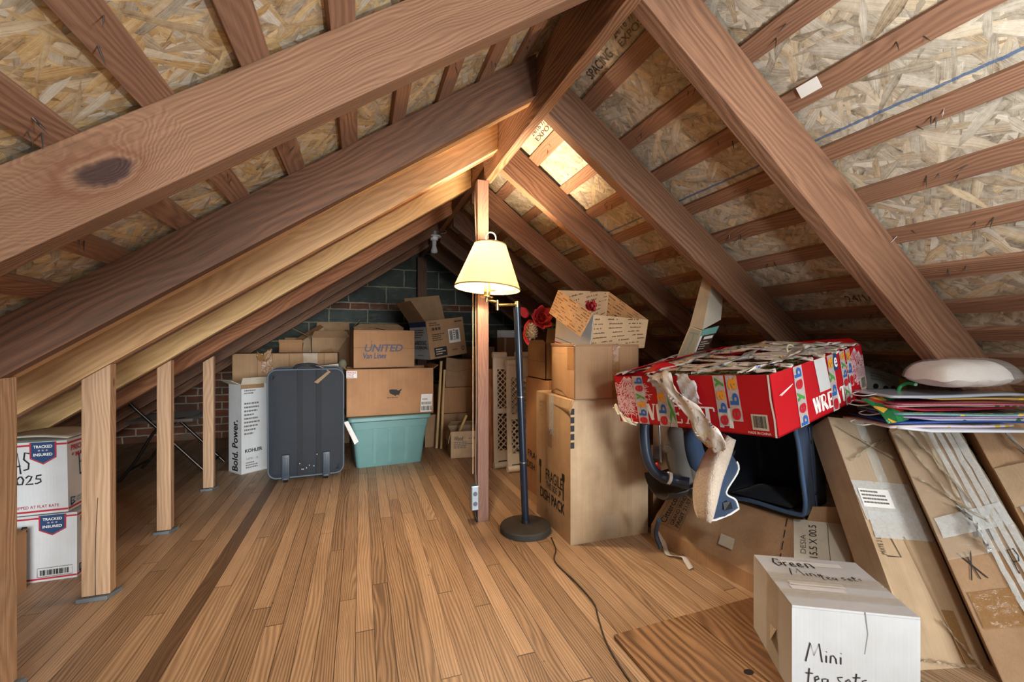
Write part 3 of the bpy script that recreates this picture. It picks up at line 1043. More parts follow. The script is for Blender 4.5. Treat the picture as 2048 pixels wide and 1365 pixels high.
# ------------------------------------------------------------------ white marked carton at the lower right
r, f = carton('storage_carton', 'white carton marked Mini tea sets standing at the lower right front', (1.11, .886, .016), (-29.4, 0, 0), .304, .291, .247, M_WHT, tape=M_TAPE, seed=1, group='cartons')
mini = [[(0, 0), (.12, 1), (.22, .35), (.36, 1), (.44, .05)], [(.55, .42), (.55, .05)], [(.55, .6), (.56, .63)], [(.66, .05), (.67, .42), (.74, .45), (.8, .3), (.82, .05)], [(.93, .05), (.93, .42)], [(.93, .6), (.94, .63)]]
pen(r, f['front'], mini, .11, .40, .41, .61, .0032, M_INK)
sets = [[(.06, 1), (.04, .1), (.1, .05)], [(0, .7), (.12, .72)], [(.16, .35), (.22, .45), (.2, .6), (.15, .5), (.16, .2), (.24, .1)], [(.34, .5), (.27, .45), (.28, .15), (.35, .25), (.36, .5), (.37, .1)],
        [(.6, .7), (.52, .65), (.54, .48), (.6, .38), (.52, .25)], [(.66, .4), (.73, .5), (.7, .62), (.65, .5), (.67, .25), (.74, .3)], [(.82, 1), (.8, .3), (.86, .25)], [(.76, .75), (.88, .8)], [(.98, .7), (.91, .62), (.97, .45), (.9, .35)]]
pen(r, f['front'], sets, .11, .14, .60, .33, .003, M_INK)
grn = [[(.16, .9), (.06, 1), (0, .5), (.06, .1), (.16, .3), (.16, .5), (.1, .5)], [(.22, .1), (.22, .55), (.3, .6)], [(.36, .35), (.44, .4), (.42, .6), (.36, .5), (.36, .2), (.46, .15)], [(.52, .35), (.6, .4), (.58, .6), (.52, .5), (.52, .2), (.62, .15)], [(.7, .1), (.7, .6), (.8, .6), (.84, .1)]]
pen(r, f['top'], grn, .14, .74, .58, .92, .005, M_INK)
pen(r, f['top'], mini, .22, .57, .50, .72, .0032, M_INK)
pen(r, f['top'], sets, .48, .52, .86, .64, .003, M_INK)
patch(r, f['top'], 0, .15, 1, .27, M_TAPE, 'tape_strip', .0016, 16, 2, .002)
patch(r, f['left'], .40, .0, .70, 1, M_TAPE, 'tape_strip', .0012, 3, 12, .002)
for b in (.86, .42, .34):
    patch(r, f['top'], .05 + b * .2, b - .05, .45 + b * .4, b + .04, M_PAPER, 'paper_patch', .001)
pen(r, f['front'], [[(.58, 1), (.60, .6), (.575, .22)]], 0, .42, 1, 1, .0028, plain('crease_grey', '#8b8a88', .8), 'crease', .001)
mb = MB(); mb.sheet(lambda u, v: f['left'].pt(.50 + .16 * u, .42 - .16 * v + .05 * u, .002 + .02 * u * v), 3, 3, .0006)
mb.build('loose_label', M_CRM, r, smooth=True)

# boards of a floor hatch
t = thing('floor_hatch', 'worn loose wooden hatch board lying on the floor beside the white carton', 'board', (.787, 1.26, 0))
for x0, x1, k in ((.787, 1.094, 0), (1.097, 1.40, 1)):
    mb = MB()
    mb.hexa([(x0 + .004, .62, .001), (x1, .62, .001), (x1, 1.272 + .006 * k, .001), (x0, 1.262 + .009 * k, .001), (x0 + .004, .62, .0155), (x1, .62, .0155), (x1, 1.272 + .006 * k, .0155), (x0, 1.262 + .009 * k, .0155)], .003)
    mb.build('plank', M_HATCH, t, M=frame_x((x0 + .15, .6 + k * .33, 0), (x0 + .15, 1.26 + k * .33, 0)))
mb = MB()
mb.lathe([(.0001, .0158), (.016, .0158), (.011, .0165), (.0001, .0165)], 14, Matrix.Translation((1.07, .99, 0)) @ Matrix.Diagonal((1, .7, 1, 1)))
mb.build('knot_hole', plain('knot_black', '#1c130d', .9), t)

# ------------------------------------------------------------------ crushed long carton under the bag
t = thing('long_carton', 'long crushed brown carton on the floor with a white end, under the navy bag', 'box', (1.4, 1.6, 0), group='cartons')
A0, A1, A2 = V((1.375, 1.862, 0)), V((1.378, 1.862, .062)), V((1.527, 1.867, .25))
B0, B1, B2 = V((1.465, 1.165, 0)), V((1.468, 1.165, .07)), V((1.680, 1.335, .25))
Cb, Cf = V((1.86, 1.87, .25)), V((1.835, 1.225, .25))
mb = MB()
mb.grid(lambda u, v: A0.lerp(B0, u).lerp(A1.lerp(B1, u), v), 10, 2)
rnd = random.Random(3)
jit = [[rnd.uniform(-.006, .006) if 0 < i < 14 and 0 < j < 8 else 0 for j in range(9)] for i in range(15)]
def slope(u, v):
    q = A1.lerp(B1, u).lerp(A2.lerp(B2, u), v)
    i, j = round(u * 14), round(v * 8)
    dent = -.02 * math.exp(-((u - .62) / .2) ** 2 - ((v - .45) / .3) ** 2) + .008 * math.exp(-((v - .22) / .06) ** 2)
    return q + V((-.5, -.2, .8)) * (dent + jit[i][j])
mb.grid(slope, 14, 8)
mb.face([mb.bm.verts.new(p) for p in (A2, B2, Cf, Cb)])
mb.face([mb.bm.verts.new(p) for p in (A0, A1, A2, Cb, V((1.86, 1.87, 0)))])
mb.face([mb.bm.verts.new(p) for p in (Cb, Cf, V((1.62, 1.055, 0)), V((1.86, 1.87, 0)))])
mb.build('box_body', M_TAN, t, smooth=25)
Fe = Face(B1 + V((.002, 0, 0)), V((1.622, 1.058, .07)), Cf, B2)
mb = MB(); mb.slab([Fe.p[0], Fe.p[1], Fe.p[2], Fe.p[3]], .004); mb.slab([B0, V((1.62, 1.056, 0)), Fe.p[1], Fe.p[0]], .004)
en = mb.build('end_panel', M_CRM, t); en['label'] = 'white painted carton end'
write(en, Fe, 'DESIA', .12, .52, .22, .78, M_GINK, turn=1, h=.006)
write(en, Fe, '15.5 X 00.5', .28, .48, .42, .93, M_INK, turn=1, h=.006)
pen(en, Fe, [[(.0, 1), (.03, .95), (.02, .7), (.05, .4), (.04, 0)]], .62, .2, 1, .97, .0022, M_GINK, 'split_seam', .006)
mb = MB(); mb.slab([Fe.pt(.98, .3, 0), Fe.pt(1.15, .35, .03), Fe.pt(1.22, .95, .02), Fe.pt(1, 1, 0)], .004); mb.slab([Fe.pt(.25, 1.0, 0), Fe.pt(.9, 1, 0), Fe.pt(.85, 1.1, .07), Fe.pt(.3, 1.08, .06)], .004)
mb.build('torn_flap', M_TAN, t)
Fs = Face(A1, B1, B2, A2)
bx = Fs.sub(.05, .1, .36, .86)
pen(t, bx, [[(0, 0), (.62, 0), (.62, .98), (0, .98), (0, 0)], [(.28, 0), (.28, .98)]], 0, 0, 1, 1, .002, M_BROWNINK, 'print_frame', .012)
write(t, bx, 'Cittercore', .04, .05, .22, .95, M_INK, turn=1, h=.012, bold=.012)
write(t, bx, 'GRAND WIND', .32, .08, .43, .92, M_INK, turn=1, h=.012, bold=.01)
write(t, bx, 'PAGIT 21.07', .47, .08, .58, .88, M_INK, turn=1, h=.012, bold=.01)
pen(t, bx, [[(0, .5), (.5, 1), (1, .5), (1, 0), (0, 0), (0, .5)], [(.3, .2), (.7, .2), (.7, .5)]], .1, 1.02, .25, 1.12, .002, M_BROWNINK, 'recycling_mark', .012)
pen(t, Fs, [[(.965, .98), (.955, .85)], [(.952, .8), (.945, .68)], [(.942, .63), (.935, .5)], [(.932, .45), (.925, .33)], [(.922, .28), (.915, .16)]], 0, 0, 1, 1, .004, M_INK, 'dashed_line', .006)
patch(t, Fs, .54, .2, .64, .38, M_CRM, 'torn_label', .012)
mb = MB(); mb.tube(smooth_path([(1.298, 1.697, 0.160), (1.322, 1.751, 0.070), (1.327, 1.720, 0.012)], 5), .011, 6); mb.build('edge_tape', plain('navy_edge', '#33465c', .4), t)
mb = MB()
def strip(u, v):
    P = smooth_strip[min(int(u * (len(smooth_strip) - 1) + .5), len(smooth_strip) - 1)]
    return P + V((.013 * (v - .5) * 2, .004 * (v - .5), .006 * math.sin(u * 9) * (v - .5)))
smooth_strip = smooth_path([(1.387, 1.813, 0.050), (1.373, 1.758, 0.012), (1.330, 1.671, 0.006), (1.369, 1.625, 0.012), (1.364, 1.596, 0.008), (1.339, 1.536, 0.006)], 6)
mb.sheet(strip, 30, 2, .0008)
mb.build('loose_tape', M_PAPER, t, smooth=True)

# ------------------------------------------------------------------ tall moving carton and what stands on it
r, f = carton('moving_carton', 'tall dish-pack carton marked FRAGILE with an up arrow, right of the lamp', (.952, 1.908, 0), (0, 0, 0), .44, .433, .70, M_TAN2, seed=4, group='cartons', tapes=False)
L = f['left']
write(r, L, 'FRAGILE', .17 + .15, .335, .83 - .03, .42, M_INK, bold=.01)
write(r, L, 'THIS SIDE UP', .34, .275, .76, .325, M_INK, bold=.006)
write(r, L, 'DISH PACK', .14, .17, .86, .25, M_INK, bold=.02)
for a in (.14, .82):
    pen(r, L, [[(.5, 0), (.5, .82)]], a - .04, .27, a + .04, .44, .011, M_INK, 'arrow_shaft')
    pen(r, L, [[(.5, 1), (.5, .72)]], a - .06, .27, a + .06, .46, .03, M_INK, 'arrow_head')
patch(r, L, .42, .70, .56, 1.0, M_WTAPE, 'tape_strip', .001, 3, 8, .0015)
patch(r, L, .38, .60, .50, .74, M_BTAPE, 'tape_strip', .0008, 3, 4, .0015)
textlines(r, L, .10, .80, .34, .94, 4, plain('faded_pencil', '#a8906a', .8), 5)
R = f['front']
for k in range(5):
    patch(r, R, -.002, .665 + k * .058, .045, .665 + k * .058 + .042, M_INK, 'print_square', .0012)
patch(r, R, .37, .02, .60, .17, M_TAPE, 'tape_strip', .001, 4, 4, .001)
r, f = carton('open_carton', 'light brown open carton stacked on the dish-pack carton', (.962, 1.887, .702), (-5, 0, 0), .34, .33, .258, M_BRN, top='open', seed=6, group='cartons',
              flaps=(('left', .012, 20, .005), ('front', .008, 30, .005)))
pen(r, f['left'], [[(0, .86), (.4, .845), (1, .86)], [(.72, .55), (.98, .9)]], 0, 0, 1, 1, .002, M_BRN, 'crease', .001)
patch(r, f['front'], .58, 0, .70, 1, M_BTAPE, 'tape_strip', .0012, 3, 14, .002)
patch(r, f['left'], .72, .55, .98, .97, M_BTAPE, 'tape_strip', .0012, 3, 4, .001)
mb = MB()
mb.sheet(lambda u, v: f['left'].pt(u, .0 - .13 * v * (.4 + .9 * u) - .1 * v, .004 + .022 * v + .004 * math.sin(u * 6)), 8, 3, .003)
mb.build('lower_flap', M_BRN, r, smooth=True)
pen(r, f['left'], [[(0, .02), (.25, .12), (.5, .1), (.8, -.02), (1, -.03)]], 0, 0, 1, 1, .004, M_DRK, 'crease', .003)

# open mailing box, printed all over inside
t = thing('mailing_box', 'open mailing box with printed tan inside, propped on the light brown carton', 'box', (1.1, 2.0, .93), group='cartons')
M_KRAFT = cardboard('kraft_lining', '#c6a57c', stripe=.02)
P_ = dict(fc=(1.092, 1.930, 1.114), fcb=(1.073, 1.937, 0.925), bl=(1.027, 2.206, 1.263), blb=(1.009, 2.212, 0.964), br=(1.322, 2.168, 1.262), brb=(1.306, 2.174, 1.104), fr=(1.407, 1.928, 1.094), frb=(1.387, 1.935, 0.949))
P_ = {k: V(v) for k, v in P_.items()}
fl_l, fl_tip, fl_b = V((0.956, 2.167, 1.133)), V((0.991, 1.880, 1.001)), V((1.082, 1.923, 1.118))
def plate(name, quad, mat, parent, th=.003):
    m = MB(); m.slab(quad, th); return m.build(name, mat, parent)
def stripes(parent, F, rows, seed, slant=0, h=.004):
    rnd = random.Random(seed)
    m = MB()
    for i in range(rows):
        b = (i + .35) / rows
        x = rnd.uniform(-.2, .05)
        while x < .97:
            w = rnd.uniform(.16, .3)
            q0 = max(0.02, x)
            n = max(2, int((min(.98, x + w) - q0) / .022))
            for k in range(n):
                u0 = q0 + k * .022
                if u0 + .016 > .98 or rnd.random() < .12: continue
                hh = rnd.choice((.22, .3)) / rows
                m.face([m.bm.verts.new(F.pt(u, b + v + slant * (u - .5), h)) for u, v in ((u0, 0), (u0 + .015, 0), (u0 + .017, hh), (u0 + .002, hh))])
            x += w + rnd.uniform(.08, .16)
    return m.build('printed_text', M_BROWNINK, parent)
wall = plate('back_panel', [P_['blb'], P_['brb'], P_['br'], P_['bl']], M_KRAFT, t); stripes(wall, Face(P_['blb'], P_['brb'], P_['br'], P_['bl']), 9, 3, .25, .005)
wall = plate('right_panel', [P_['fcb'], P_['frb'], P_['fr'], P_['fc']], M_KRAFT, t); stripes(wall, Face(P_['fcb'], P_['frb'], P_['fr'], P_['fc']), 8, 5, .12, .0045)
wall = plate('side_flap', [P_['brb'], P_['frb'] * .35 + P_['fr'] * .65, P_['fr'] , P_['br']], M_KRAFT, t); stripes(wall, Face(P_['brb'], P_['frb'] * .35 + P_['fr'] * .65, P_['fr'], P_['br']), 7, 7, -.2, .0045)
wall = plate('left_panel', [P_['blb'], P_['fcb'], P_['fc'], P_['bl']], M_WHT, t)
pen(wall, Face(P_['blb'], P_['fcb'], P_['fc'], P_['bl']), [[(0, .06), (.8, .02)], ], 0, 0, 1, 1, .006, M_REDINK, 'red_stripe', .004)
pen(wall, Face(P_['blb'], P_['fcb'], P_['fc'], P_['bl']), [[(0, .14), (.6, .10)], ], 0, 0, 1, 1, .003, M_BLUEINK, 'blue_stripe', .004)
q = [fl_l, fl_tip, fl_b, P_['bl']]
wall = plate('box_flap', q, M_KRAFT, t); stripes(wall, Face(fl_l, fl_tip, fl_b, P_['bl']), 9, 9, -.02, .0045); stripes(wall, Face(fl_l, fl_tip, fl_b, P_['bl']), 9, 10, -.02, -.0015)
mb = MB(); mb.slab([P_['blb'], P_['fcb'], P_['frb'], P_['brb']], .003); mb.build('bottom_panel', M_KRAFT, t)

M_PETAL = plain('red_silk', '#b3232c', .6, var=.4)
M_LEAF = plain('green_silk', '#2f5a2c', .6, var=.4)
M_CONE = wood('pine_cone', '#5b4631', '#b59a74', 90, 0)
def petal(mb, c, d, up, L, w):
    d, up = V(d).normalized(), V(up)
    s_ = d.cross(up).normalized()
    n = s_.cross(d)
    def fn(u, v):
        k = math.sin(PI * min(1, u * .92 + .06)) ** .8
        return V(c) + d * L * u + s_ * w * k * (v - .5) + n * (.25 * L * u * u + .18 * w * abs(v - .5) * k)
    mb.sheet(fn, 6, 4, .0012)
def blossom(parent, c, R, n, seed, name='flower_head'):
    rnd = random.Random(seed)
    mb = MB()
    for ring, (cnt, tilt, L) in enumerate(((n, .15, R), (n - 1, .6, R * .8), (n - 2, 1.1, R * .55))):
        for k in range(cnt):
            a = 2 * PI * k / cnt + ring * .5
            d = V((math.cos(a) * math.cos(tilt), -.35 + .2 * math.sin(a), math.sin(a) * math.cos(tilt))) + V((0, -tilt * .8, .1))
            petal(mb, c, d, V((0, -1, .3)), L * rnd.uniform(.85, 1.1), R * .75)
    return mb.build(name, M_PETAL, parent, smooth=True)
t = thing('flower_spray', 'red artificial poinsettia spray with a pine cone, behind the lamp pole', 'flowers', (1.02, 2.5, 1.0), group='christmas flowers')
blossom(t, (0.995, 2.407, 1.110), .088, 8, 1)
mb = MB(); c0 = (0.939, 2.427, 1.134)
petal(mb, c0, (-.9, -.2, .35), (0, -1, .2), .09, .06); mb.build('petal', M_PETAL, t, smooth=True)
mb = MB(); petal(mb, (0.950, 2.423, 1.110), (-.35, -.3, -.9), (0, -1, .2), .15, .07); mb.build('petal', M_PETAL, t, smooth=True)
mb = MB(); petal(mb, (0.922, 2.432, 1.066), (-.1, -.3, -1), (0, -1, .2), .12, .05); mb.build('petal', M_PETAL, t, smooth=True)
mb = MB()
for q, dd in (((1.020, 2.377, 1.086), (.5, -.4, -.5)), ((1.009, 2.381, 1.074), (-.2, -.5, -.6)), ((1.053, 2.409, 1.123), (.6, -.3, .3)), ((1.028, 2.396, 1.080), (.9, -.3, -.1))):
    petal(mb, q, dd, (0, -1, .2), .06, .035)
mb.build('leaf', M_LEAF, t, smooth=True)
mb = MB(); cc = V((0.916, 2.329, 1.037))
for k in range(70):
    ph = k * 2.399
    zz = 1 - 2 * (k + .5) / 70
    rr = math.sqrt(1 - zz * zz)
    d = V((rr * math.cos(ph), rr * math.sin(ph), zz))
    q = cc + V((d.x * .03, d.y * .03, d.z * .042))
    petal(mb, q - d * .004, d + V((0, 0, .6)), V((0, 0, 1)) + d * .1, .016, .014)
mb.blob(cc, (.027, .027, .038))
mb.build('pine_cone', M_CONE, t, smooth=True)
t = thing('flower_spray', 'small red bloom with berries inside the open mailing box', 'flowers', (1.147, 2.070, 1.097), group='christmas flowers')
blossom(t, (1.137, 2.073, 1.163), .04, 6, 4)
mb = MB()
for q in ((1188,602), (1184,610), (1190,609), (1187,618)):
    pass
for q in ((1.150, 2.037, 1.189), (1.159, 2.034, 1.173), (1.142, 2.040, 1.168), (1.154, 2.035, 1.150)):
    mb.blob(q, (.009, .009, .012), 8, 6)
mb.build('berry_cluster', M_PETAL, t, smooth=True)
mb = MB(); mb.tube([(1.142, 2.071, 1.160), (1.137, 2.073, 0.991)], .003, 6); mb.build('stem', M_LEAF, t)

# boxes stacked behind the dish pack
r, f = carton('moving_carton', 'second FRAGILE carton, peeping out from behind the dish-pack carton', (1.055, 2.40, 0), (0, 0, 0), .33, .38, .745, M_ORG, seed=8, group='cartons', tapes=False)
write(r, f['left'], 'FRAGILE', .10, .30, .9, .36, M_INK, turn=0, bold=.01)
write(r, f['left'], 'DISH PACK', .05, .20, .95, .26, M_INK, bold=.01)
r, f = carton('open_carton', 'tan carton with raised flaps holding the poinsettia spray', (1.06, 2.46, .747), (0, 0, 0), .27, .30, .225, M_BRN, top='open', seed=9, group='cartons', flaps=(('front', .09, 5, .01), ('left', .02, 20, .02)))
pen(r, f['left'], [[(0, .5), (1, .48)]], 0, 0, 1, 1, .003, M_DRK, 'crease', .001)

# ------------------------------------------------------------------ red wreath storage box
rot = (-76.6, 7.81, -4.21)
t, f = carton('wreath_box', 'red wreath storage box wrapped in printed tape, propped on the car seat and bag', (1.084, 1.68, .63), rot, .67, .686, .20, plain('red_printed_card', '#c0121f', .38, var=.12), top='open', th=.005, seed=12,
             flaps=(('back', .05, 62, .05), ('left', .10, -75, .06)))
Fr, Rt = f['front'], f['right']
# serif lettering from pen strokes
def serif(parent, F, word, a0, b0, a1, b1, thick):
    L = {'W': ([((0, 1), (.28, 0)), ((.5, 1), (.78, 0))], [((.28, 0), (.5, 1)), ((.78, 0), (1, 1))], [(0, 1), (.5, 1), (1, 1)]),
         'R': ([((.18, 0), (.18, 1)), ((.45, .5), (.95, 0))], [((.18, 1), (.6, 1)), ((.6, 1), (.78, .88)), ((.78, .88), (.78, .65)), ((.78, .65), (.6, .5)), ((.6, .5), (.18, .5))], [(.18, 0), (.18, 1), (.95, 0)]),
         'E': ([((.2, 0), (.2, 1))], [((.2, 1), (.8, 1)), ((.2, .52), (.65, .52)), ((.2, 0), (.85, 0)), ((.8, 1), (.8, .8)), ((.85, 0), (.85, .22)), ((.65, .62), (.65, .42))], [(.2, 0), (.2, 1)]),
         'A': ([((.5, 1), (.88, 0))], [((.12, 0), (.5, 1)), ((.25, .35), (.74, .35))], [(.12, 0), (.88, 0)]),
         'T': ([((.5, 0), (.5, 1))], [((.05, 1), (.95, 1)), ((.05, 1), (.05, .8)), ((.95, 1), (.95, .8))], [(.5, 0)]),
         'H': ([((.2, 0), (.2, 1)), ((.8, 0), (.8, 1))], [((.2, .52), (.8, .52))], [(.2, 0), (.2, 1), (.8, 0), (.8, 1)])}
    n = len(word)
    for i, ch in enumerate(word):
        x0 = a0 + (a1 - a0) * (i + .06) / n
        x1 = a0 + (a1 - a0) * (i + .94) / n
        th, hair, sf = L[ch]
        ln = lambda prs: [[p, q] for p, q in prs]
        o = MB()
        for lines, wd in ((ln(th), thick), (ln(hair), thick * .38), ([[(x - .13, y), (x + .13, y)] for x, y in sf], thick * .3)):
            for l in lines:
                P = [V((x0 + (x1 - x0) * x, b0 + (b1 - b0) * y)) for x, y in l]
                Q = [V((p.x * F.w, p.y * F.h)) for p in P]
                d = (Q[1] - Q[0]).normalized()
                nn = V((-d.y, d.x)) * wd / 2
                o.face([o.bm.verts.new(F.pt(q.x / F.w, q.y / F.h, .0012)) for q in (Q[0] - nn, Q[1] - nn, Q[1] + nn, Q[0] + nn)])
        o.build('printed_letter', M_WINK, parent)
serif(t, Fr, 'WREATH', .20, .10, .80, .42, .016)
serif(t, Rt, 'WREATH', .36, .10, .80, .36, .016)
def snow(parent, F, a, b, s, seed):
    rnd = random.Random(seed)
    lines = []
    for k in range(8):
        an = -PI / 2 + (k - 3.5) * .28
        L = s * rnd.uniform(.6, 1.0)
        p = (a, b)
        e = (a + math.cos(an) * L / F.w, b + math.sin(an) * L / F.h)
        lines.append([p, e])
        for j in (.5, .7, .9):
            m = (p[0] + (e[0] - p[0]) * j, p[1] + (e[1] - p[1]) * j)
            for sg in (-1, 1):
                aa = an + sg * .7
                lines.append([m, (m[0] + math.cos(aa) * .022 / F.w, m[1] + math.sin(aa) * .022 / F.h)])
    for _ in range(16):
        c = (a + rnd.uniform(-.5, .5) * s / F.w, b - rnd.uniform(.2, 1) * s / F.h)
        for k in range(3):
            an = k * PI / 3 + rnd.random()
            d = rnd.uniform(.006, .012)
            lines.append([(c[0] - math.cos(an) * d / F.w, c[1] - math.sin(an) * d / F.h), (c[0] + math.cos(an) * d / F.w, c[1] + math.sin(an) * d / F.h)])
    lines = [[(min(max(x, .004), .996), min(max(y, .01), .99)) for x, y in l] for l in lines]
    pen(parent, F, lines, 0, 0, 1, 1, .0026, plain('snow_pink', '#eec6c8', .5) if seed == 1 else bpy.data.materials['snow_pink'], 'snowflake_print', .0012)
snow(t, Fr, .09, 1.0, .17, 1)
snow(t, Fr, .13, .98, .13, 8)
snow(t, Fr, .07, .5, .09, 9)
snow(t, Fr, .19, .9, .07, 2)
snow(t, Rt, .90, .98, .15, 3)
snow(t, Rt, .95, .9, .14, 10)
snow(t, Rt, .95, .62, .08, 4)
LC = {'e': plain('tape_red', '#c5202e', .4), 'b': plain('tape_blue', '#2c62ad', .4), 'a': plain('tape_orange', '#e79a2c', .4), 'y': plain('tape_green', '#4d9a3f', .4)}
def ebay(parent, F, a0, b0, a1, b1, order='ebay', up=True, seed=0):
    """a length of printed parcel tape down a face, coloured letters turned along it"""
    rnd = random.Random(seed)
    s_ = patch(parent, F, a0, b0, a1, b1, M_WTAPE, 'tape_strip', .0022, 3, 12, .0012, skew=rnd.uniform(-.01, .015))
    n = len(order)
    m = .12 * (a1 - a0)
    for i, ch in enumerate(order):
        y0 = b0 + (b1 - b0) * (i + .08) / n
        y1 = b0 + (b1 - b0) * (i + .86) / n
        write(s_, F, ch, a0 + m, y0, a1 - m, y1, LC[ch], 'tape_letter', turn=1, bold=.03, h=.0042)
ebay(t, Fr, .165, .0, .245, 1.0, 'ebayeb', seed=1)
ebay(t, Fr, .325, .0, .395, .95, 'ebay', seed=2)
ebay(t, Fr, .40, .0, .45, .7, 'y', seed=8)
ebay(t, Fr, .715, .12, .775, 1.0, 'ebay', seed=3)
ebay(t, Fr, .785, .22, .845, 1.0, 'eba', seed=4)
ebay(t, Rt, .20, .0, .285, 1.0, 'beyeb', seed=5)
patch(t, Rt, .44, .42, .56, 1.0, M_WHT, 'white_label', .0018, skew=-.02)
ebay(t, Rt, .55, .0, .62, 1.0, 'ebya', seed=6)
patch(t, Rt, .62, .70, .67, 1.0, M_BLUEINK, 'navy_sticker', .0028)
write(t, Rt, 'e', .63, .75, .665, .93, M_WINK, 'sticker_letter', bold=.02, h=.0034)
ebay(t, Rt, .705, .0, .765, 1.0, 'eyebya', seed=7)
ebay(t, Rt, .78, .3, .83, 1.0, 'eba', seed=9)
for F, a0, b0, a1, b1, sd in ((Fr, .885, .10, .965, .36, 3), (Rt, .915, .14, .985, .40, 4)):
    lb = patch(t, F, a0, b0, a1, b1, M_CRM, 'price_label', .0018)
    barcode(lb, F.sub(a0, b0, a1, b1), .12, .15, .88, .9, M_INK, seed=sd)
pen(t, Rt, [[(.0, .1), (1, .9)], [(.1, .0), (.9, .75)]], .06, .62, .19, .75, .0024, M_WINK, 'scuff', .001)
pen(t, Fr, [[(0, 0), (.008, .3), (-.004, .6), (.006, 1)]], .992, 0, 1.4, 1, .006, M_WINK, 'worn_edge', .0015)
write(t, Fr, 'MADE IN CHINA', .86, .03, .97, .07, M_WINK, h=.0015)
# crumpled tape: diagonal, hanging off the front and lying over the open top
def crumple(name, path, width, axis, seed, parent=None, mat=M_PTAPE, amp=.012, n=5):
    rnd = random.Random(seed)
    P = smooth_path(path, n)
    ph = [rnd.uniform(0, 6) for _ in range(4)]
    axis = V(axis)
    def fn(u, v):
        i = min(int(u * (len(P) - 1) + .5), len(P) - 1)
        w = width * (1 + .25 * math.sin(u * 9 + ph[0]))
        k = (v - .5)
        return P[i] + axis * w * k + V((math.sin(u * 19 + ph[1] + v * 8), math.sin(u * 15 + ph[2] - v * 11), math.sin(u * 23 + ph[3] + v * 13) + .5 * math.sin(u * 47 - v * 21))) * amp * (.4 + abs(k))
    mb = MB(); mb.sheet(fn, len(P) - 1, 7, .0006)
    return mb.build(name, mat, parent, smooth=True)
p = lambda a, b, h: Fr.pt(a, b, h)
crumple('crumpled_tape', [p(.36, 1.06, -.01), p(.41, .97, .02), p(.47, .76, .03), p(.55, .50, .032), p(.62, .26, .035), p(.66, .05, .035), p(.69, -.14, .03), p(.72, -.30, .03)], .105, (.14, -.66, .22), 3, t, amp=.006)
crumple('crumpled_tape', [p(.52, 1.04, 0), p(.56, .9, .018), p(.585, .65, .02), p(.60, .50, .02)], .075, (.2, -.8, .1), 5, t, mat=M_WTAPE, amp=.004)
crumple('crumpled_tape', [p(-.02, .36, .01), p(.03, .2, .02), p(.09, .06, .02), p(.15, -.02, .012)], .03, (.2, -.3, .5), 8, t, mat=M_CRM, amp=.004)
crumple('crumpled_tape', [p(.33, 1.02, .004), p(.36, .9, .012), p(.385, .74, .012)], .085, (.2, -.8, 0), 9, t, mat=M_WTAPE, amp=.004)
tp = lambda a, b, h: f['top'].pt(a, b, h)
for k, (b0, b1, w_, am) in enumerate(((.10, .06, .06, .005), (.24, .22, .05, .006), (.38, .42, .06, .006), (.52, .55, .07, .007), (.66, .70, .07, .008), (.80, .80, .08, .008), (.93, .95, .07, .008))):
    crumple('crumpled_tape', [tp(.0, b0, .006), tp(.22, b0 + .02, .018), tp(.5, (b0 + b1) / 2 - .02, .014 + .02 * (k > 3)), tp(.78, b1, .016), tp(1.0, b1, .005)], w_, (.5, .35, .12), 11 + k, t, amp=am)
for k, a in enumerate((.05, .3, .62, .88)):
    crumple('crumpled_tape', [tp(a, -.01, .012), tp(a + .04, .3, .024), tp(a - .02, .65, .03), tp(a + .02, .98, .012)], .06, (.2, -.6, .15), 31 + k, t, mat=M_PTAPE if k % 2 else M_WTAPE, amp=.006)
mb = MB()
mb.sheet(lambda u, v: tp(.22 + .1 * u + .05 * v, .02 + .15 * v, .012 + .03 * math.sin(PI * u) * math.sin(PI * v * .8)), 6, 6, .003)
mb.build('torn_lid', plain('red_lid', '#b3101c', .4), t, smooth=True)
mb = MB(); mb.sheet(lambda u, v: tp(.05 + .35 * u, .55 + .4 * v, .006 + .008 * math.sin(PI * u)), 6, 3, .003)
mb.build('torn_lid', bpy.data.materials['red_lid'], t, smooth=True)
# the wreath lying in it
Mw = MW[t.name] @ Matrix.Translation((.335, .343, .135))
w_ = thing('christmas_wreath', 'green and brown wreath lying inside the red box', 'wreath', Mw.translation)
rnd = random.Random(5)
for nm, mt, cnt, seed in (('green_needles', plain('needle_green', '#65703c', .8, var=.3), 520, 1), ('dry_twigs', plain('twig_brown', '#9a8658', .8, var=.3), 320, 2)):
    mb = MB()
    rnd = random.Random(seed)
    for k in range(cnt):
        a = rnd.uniform(0, 2 * PI); b = rnd.uniform(0, 2 * PI)
        rr = .23 + .07 * math.cos(b) * rnd.random()
        c = V((rr * math.cos(a), rr * math.sin(a), .055 * math.sin(b)))
        d = V((math.cos(a + 1.4) + rnd.uniform(-.6, .6), math.sin(a + 1.4) + rnd.uniform(-.6, .6), rnd.uniform(-.3, .6))).normalized() * rnd.uniform(.02, .045)
        mb.tube([Mw @ c, Mw @ (c + d)], [.0022, .0008], 4, caps=False)
    if nm == 'dry_twigs':
        mb.tube([Mw @ V((.23 * math.cos(2 * PI * k / 30), .23 * math.sin(2 * PI * k / 30), 0)) for k in range(30)], .03, 8, closed=True)
    o = mb.build(nm, mt, w_); o['kind'] = 'stuff'
mb = MB(); hk = [(1.577, 1.277, 0.937), (1.575, 1.278, 0.957), (1.584, 1.275, 0.968), (1.597, 1.270, 0.962)]
mb.tube(smooth_path(hk, 4), .004, 8); mb.build('hanger_hook', plain('cream_plastic', '#d9cfae', .4), w_, smooth=50)

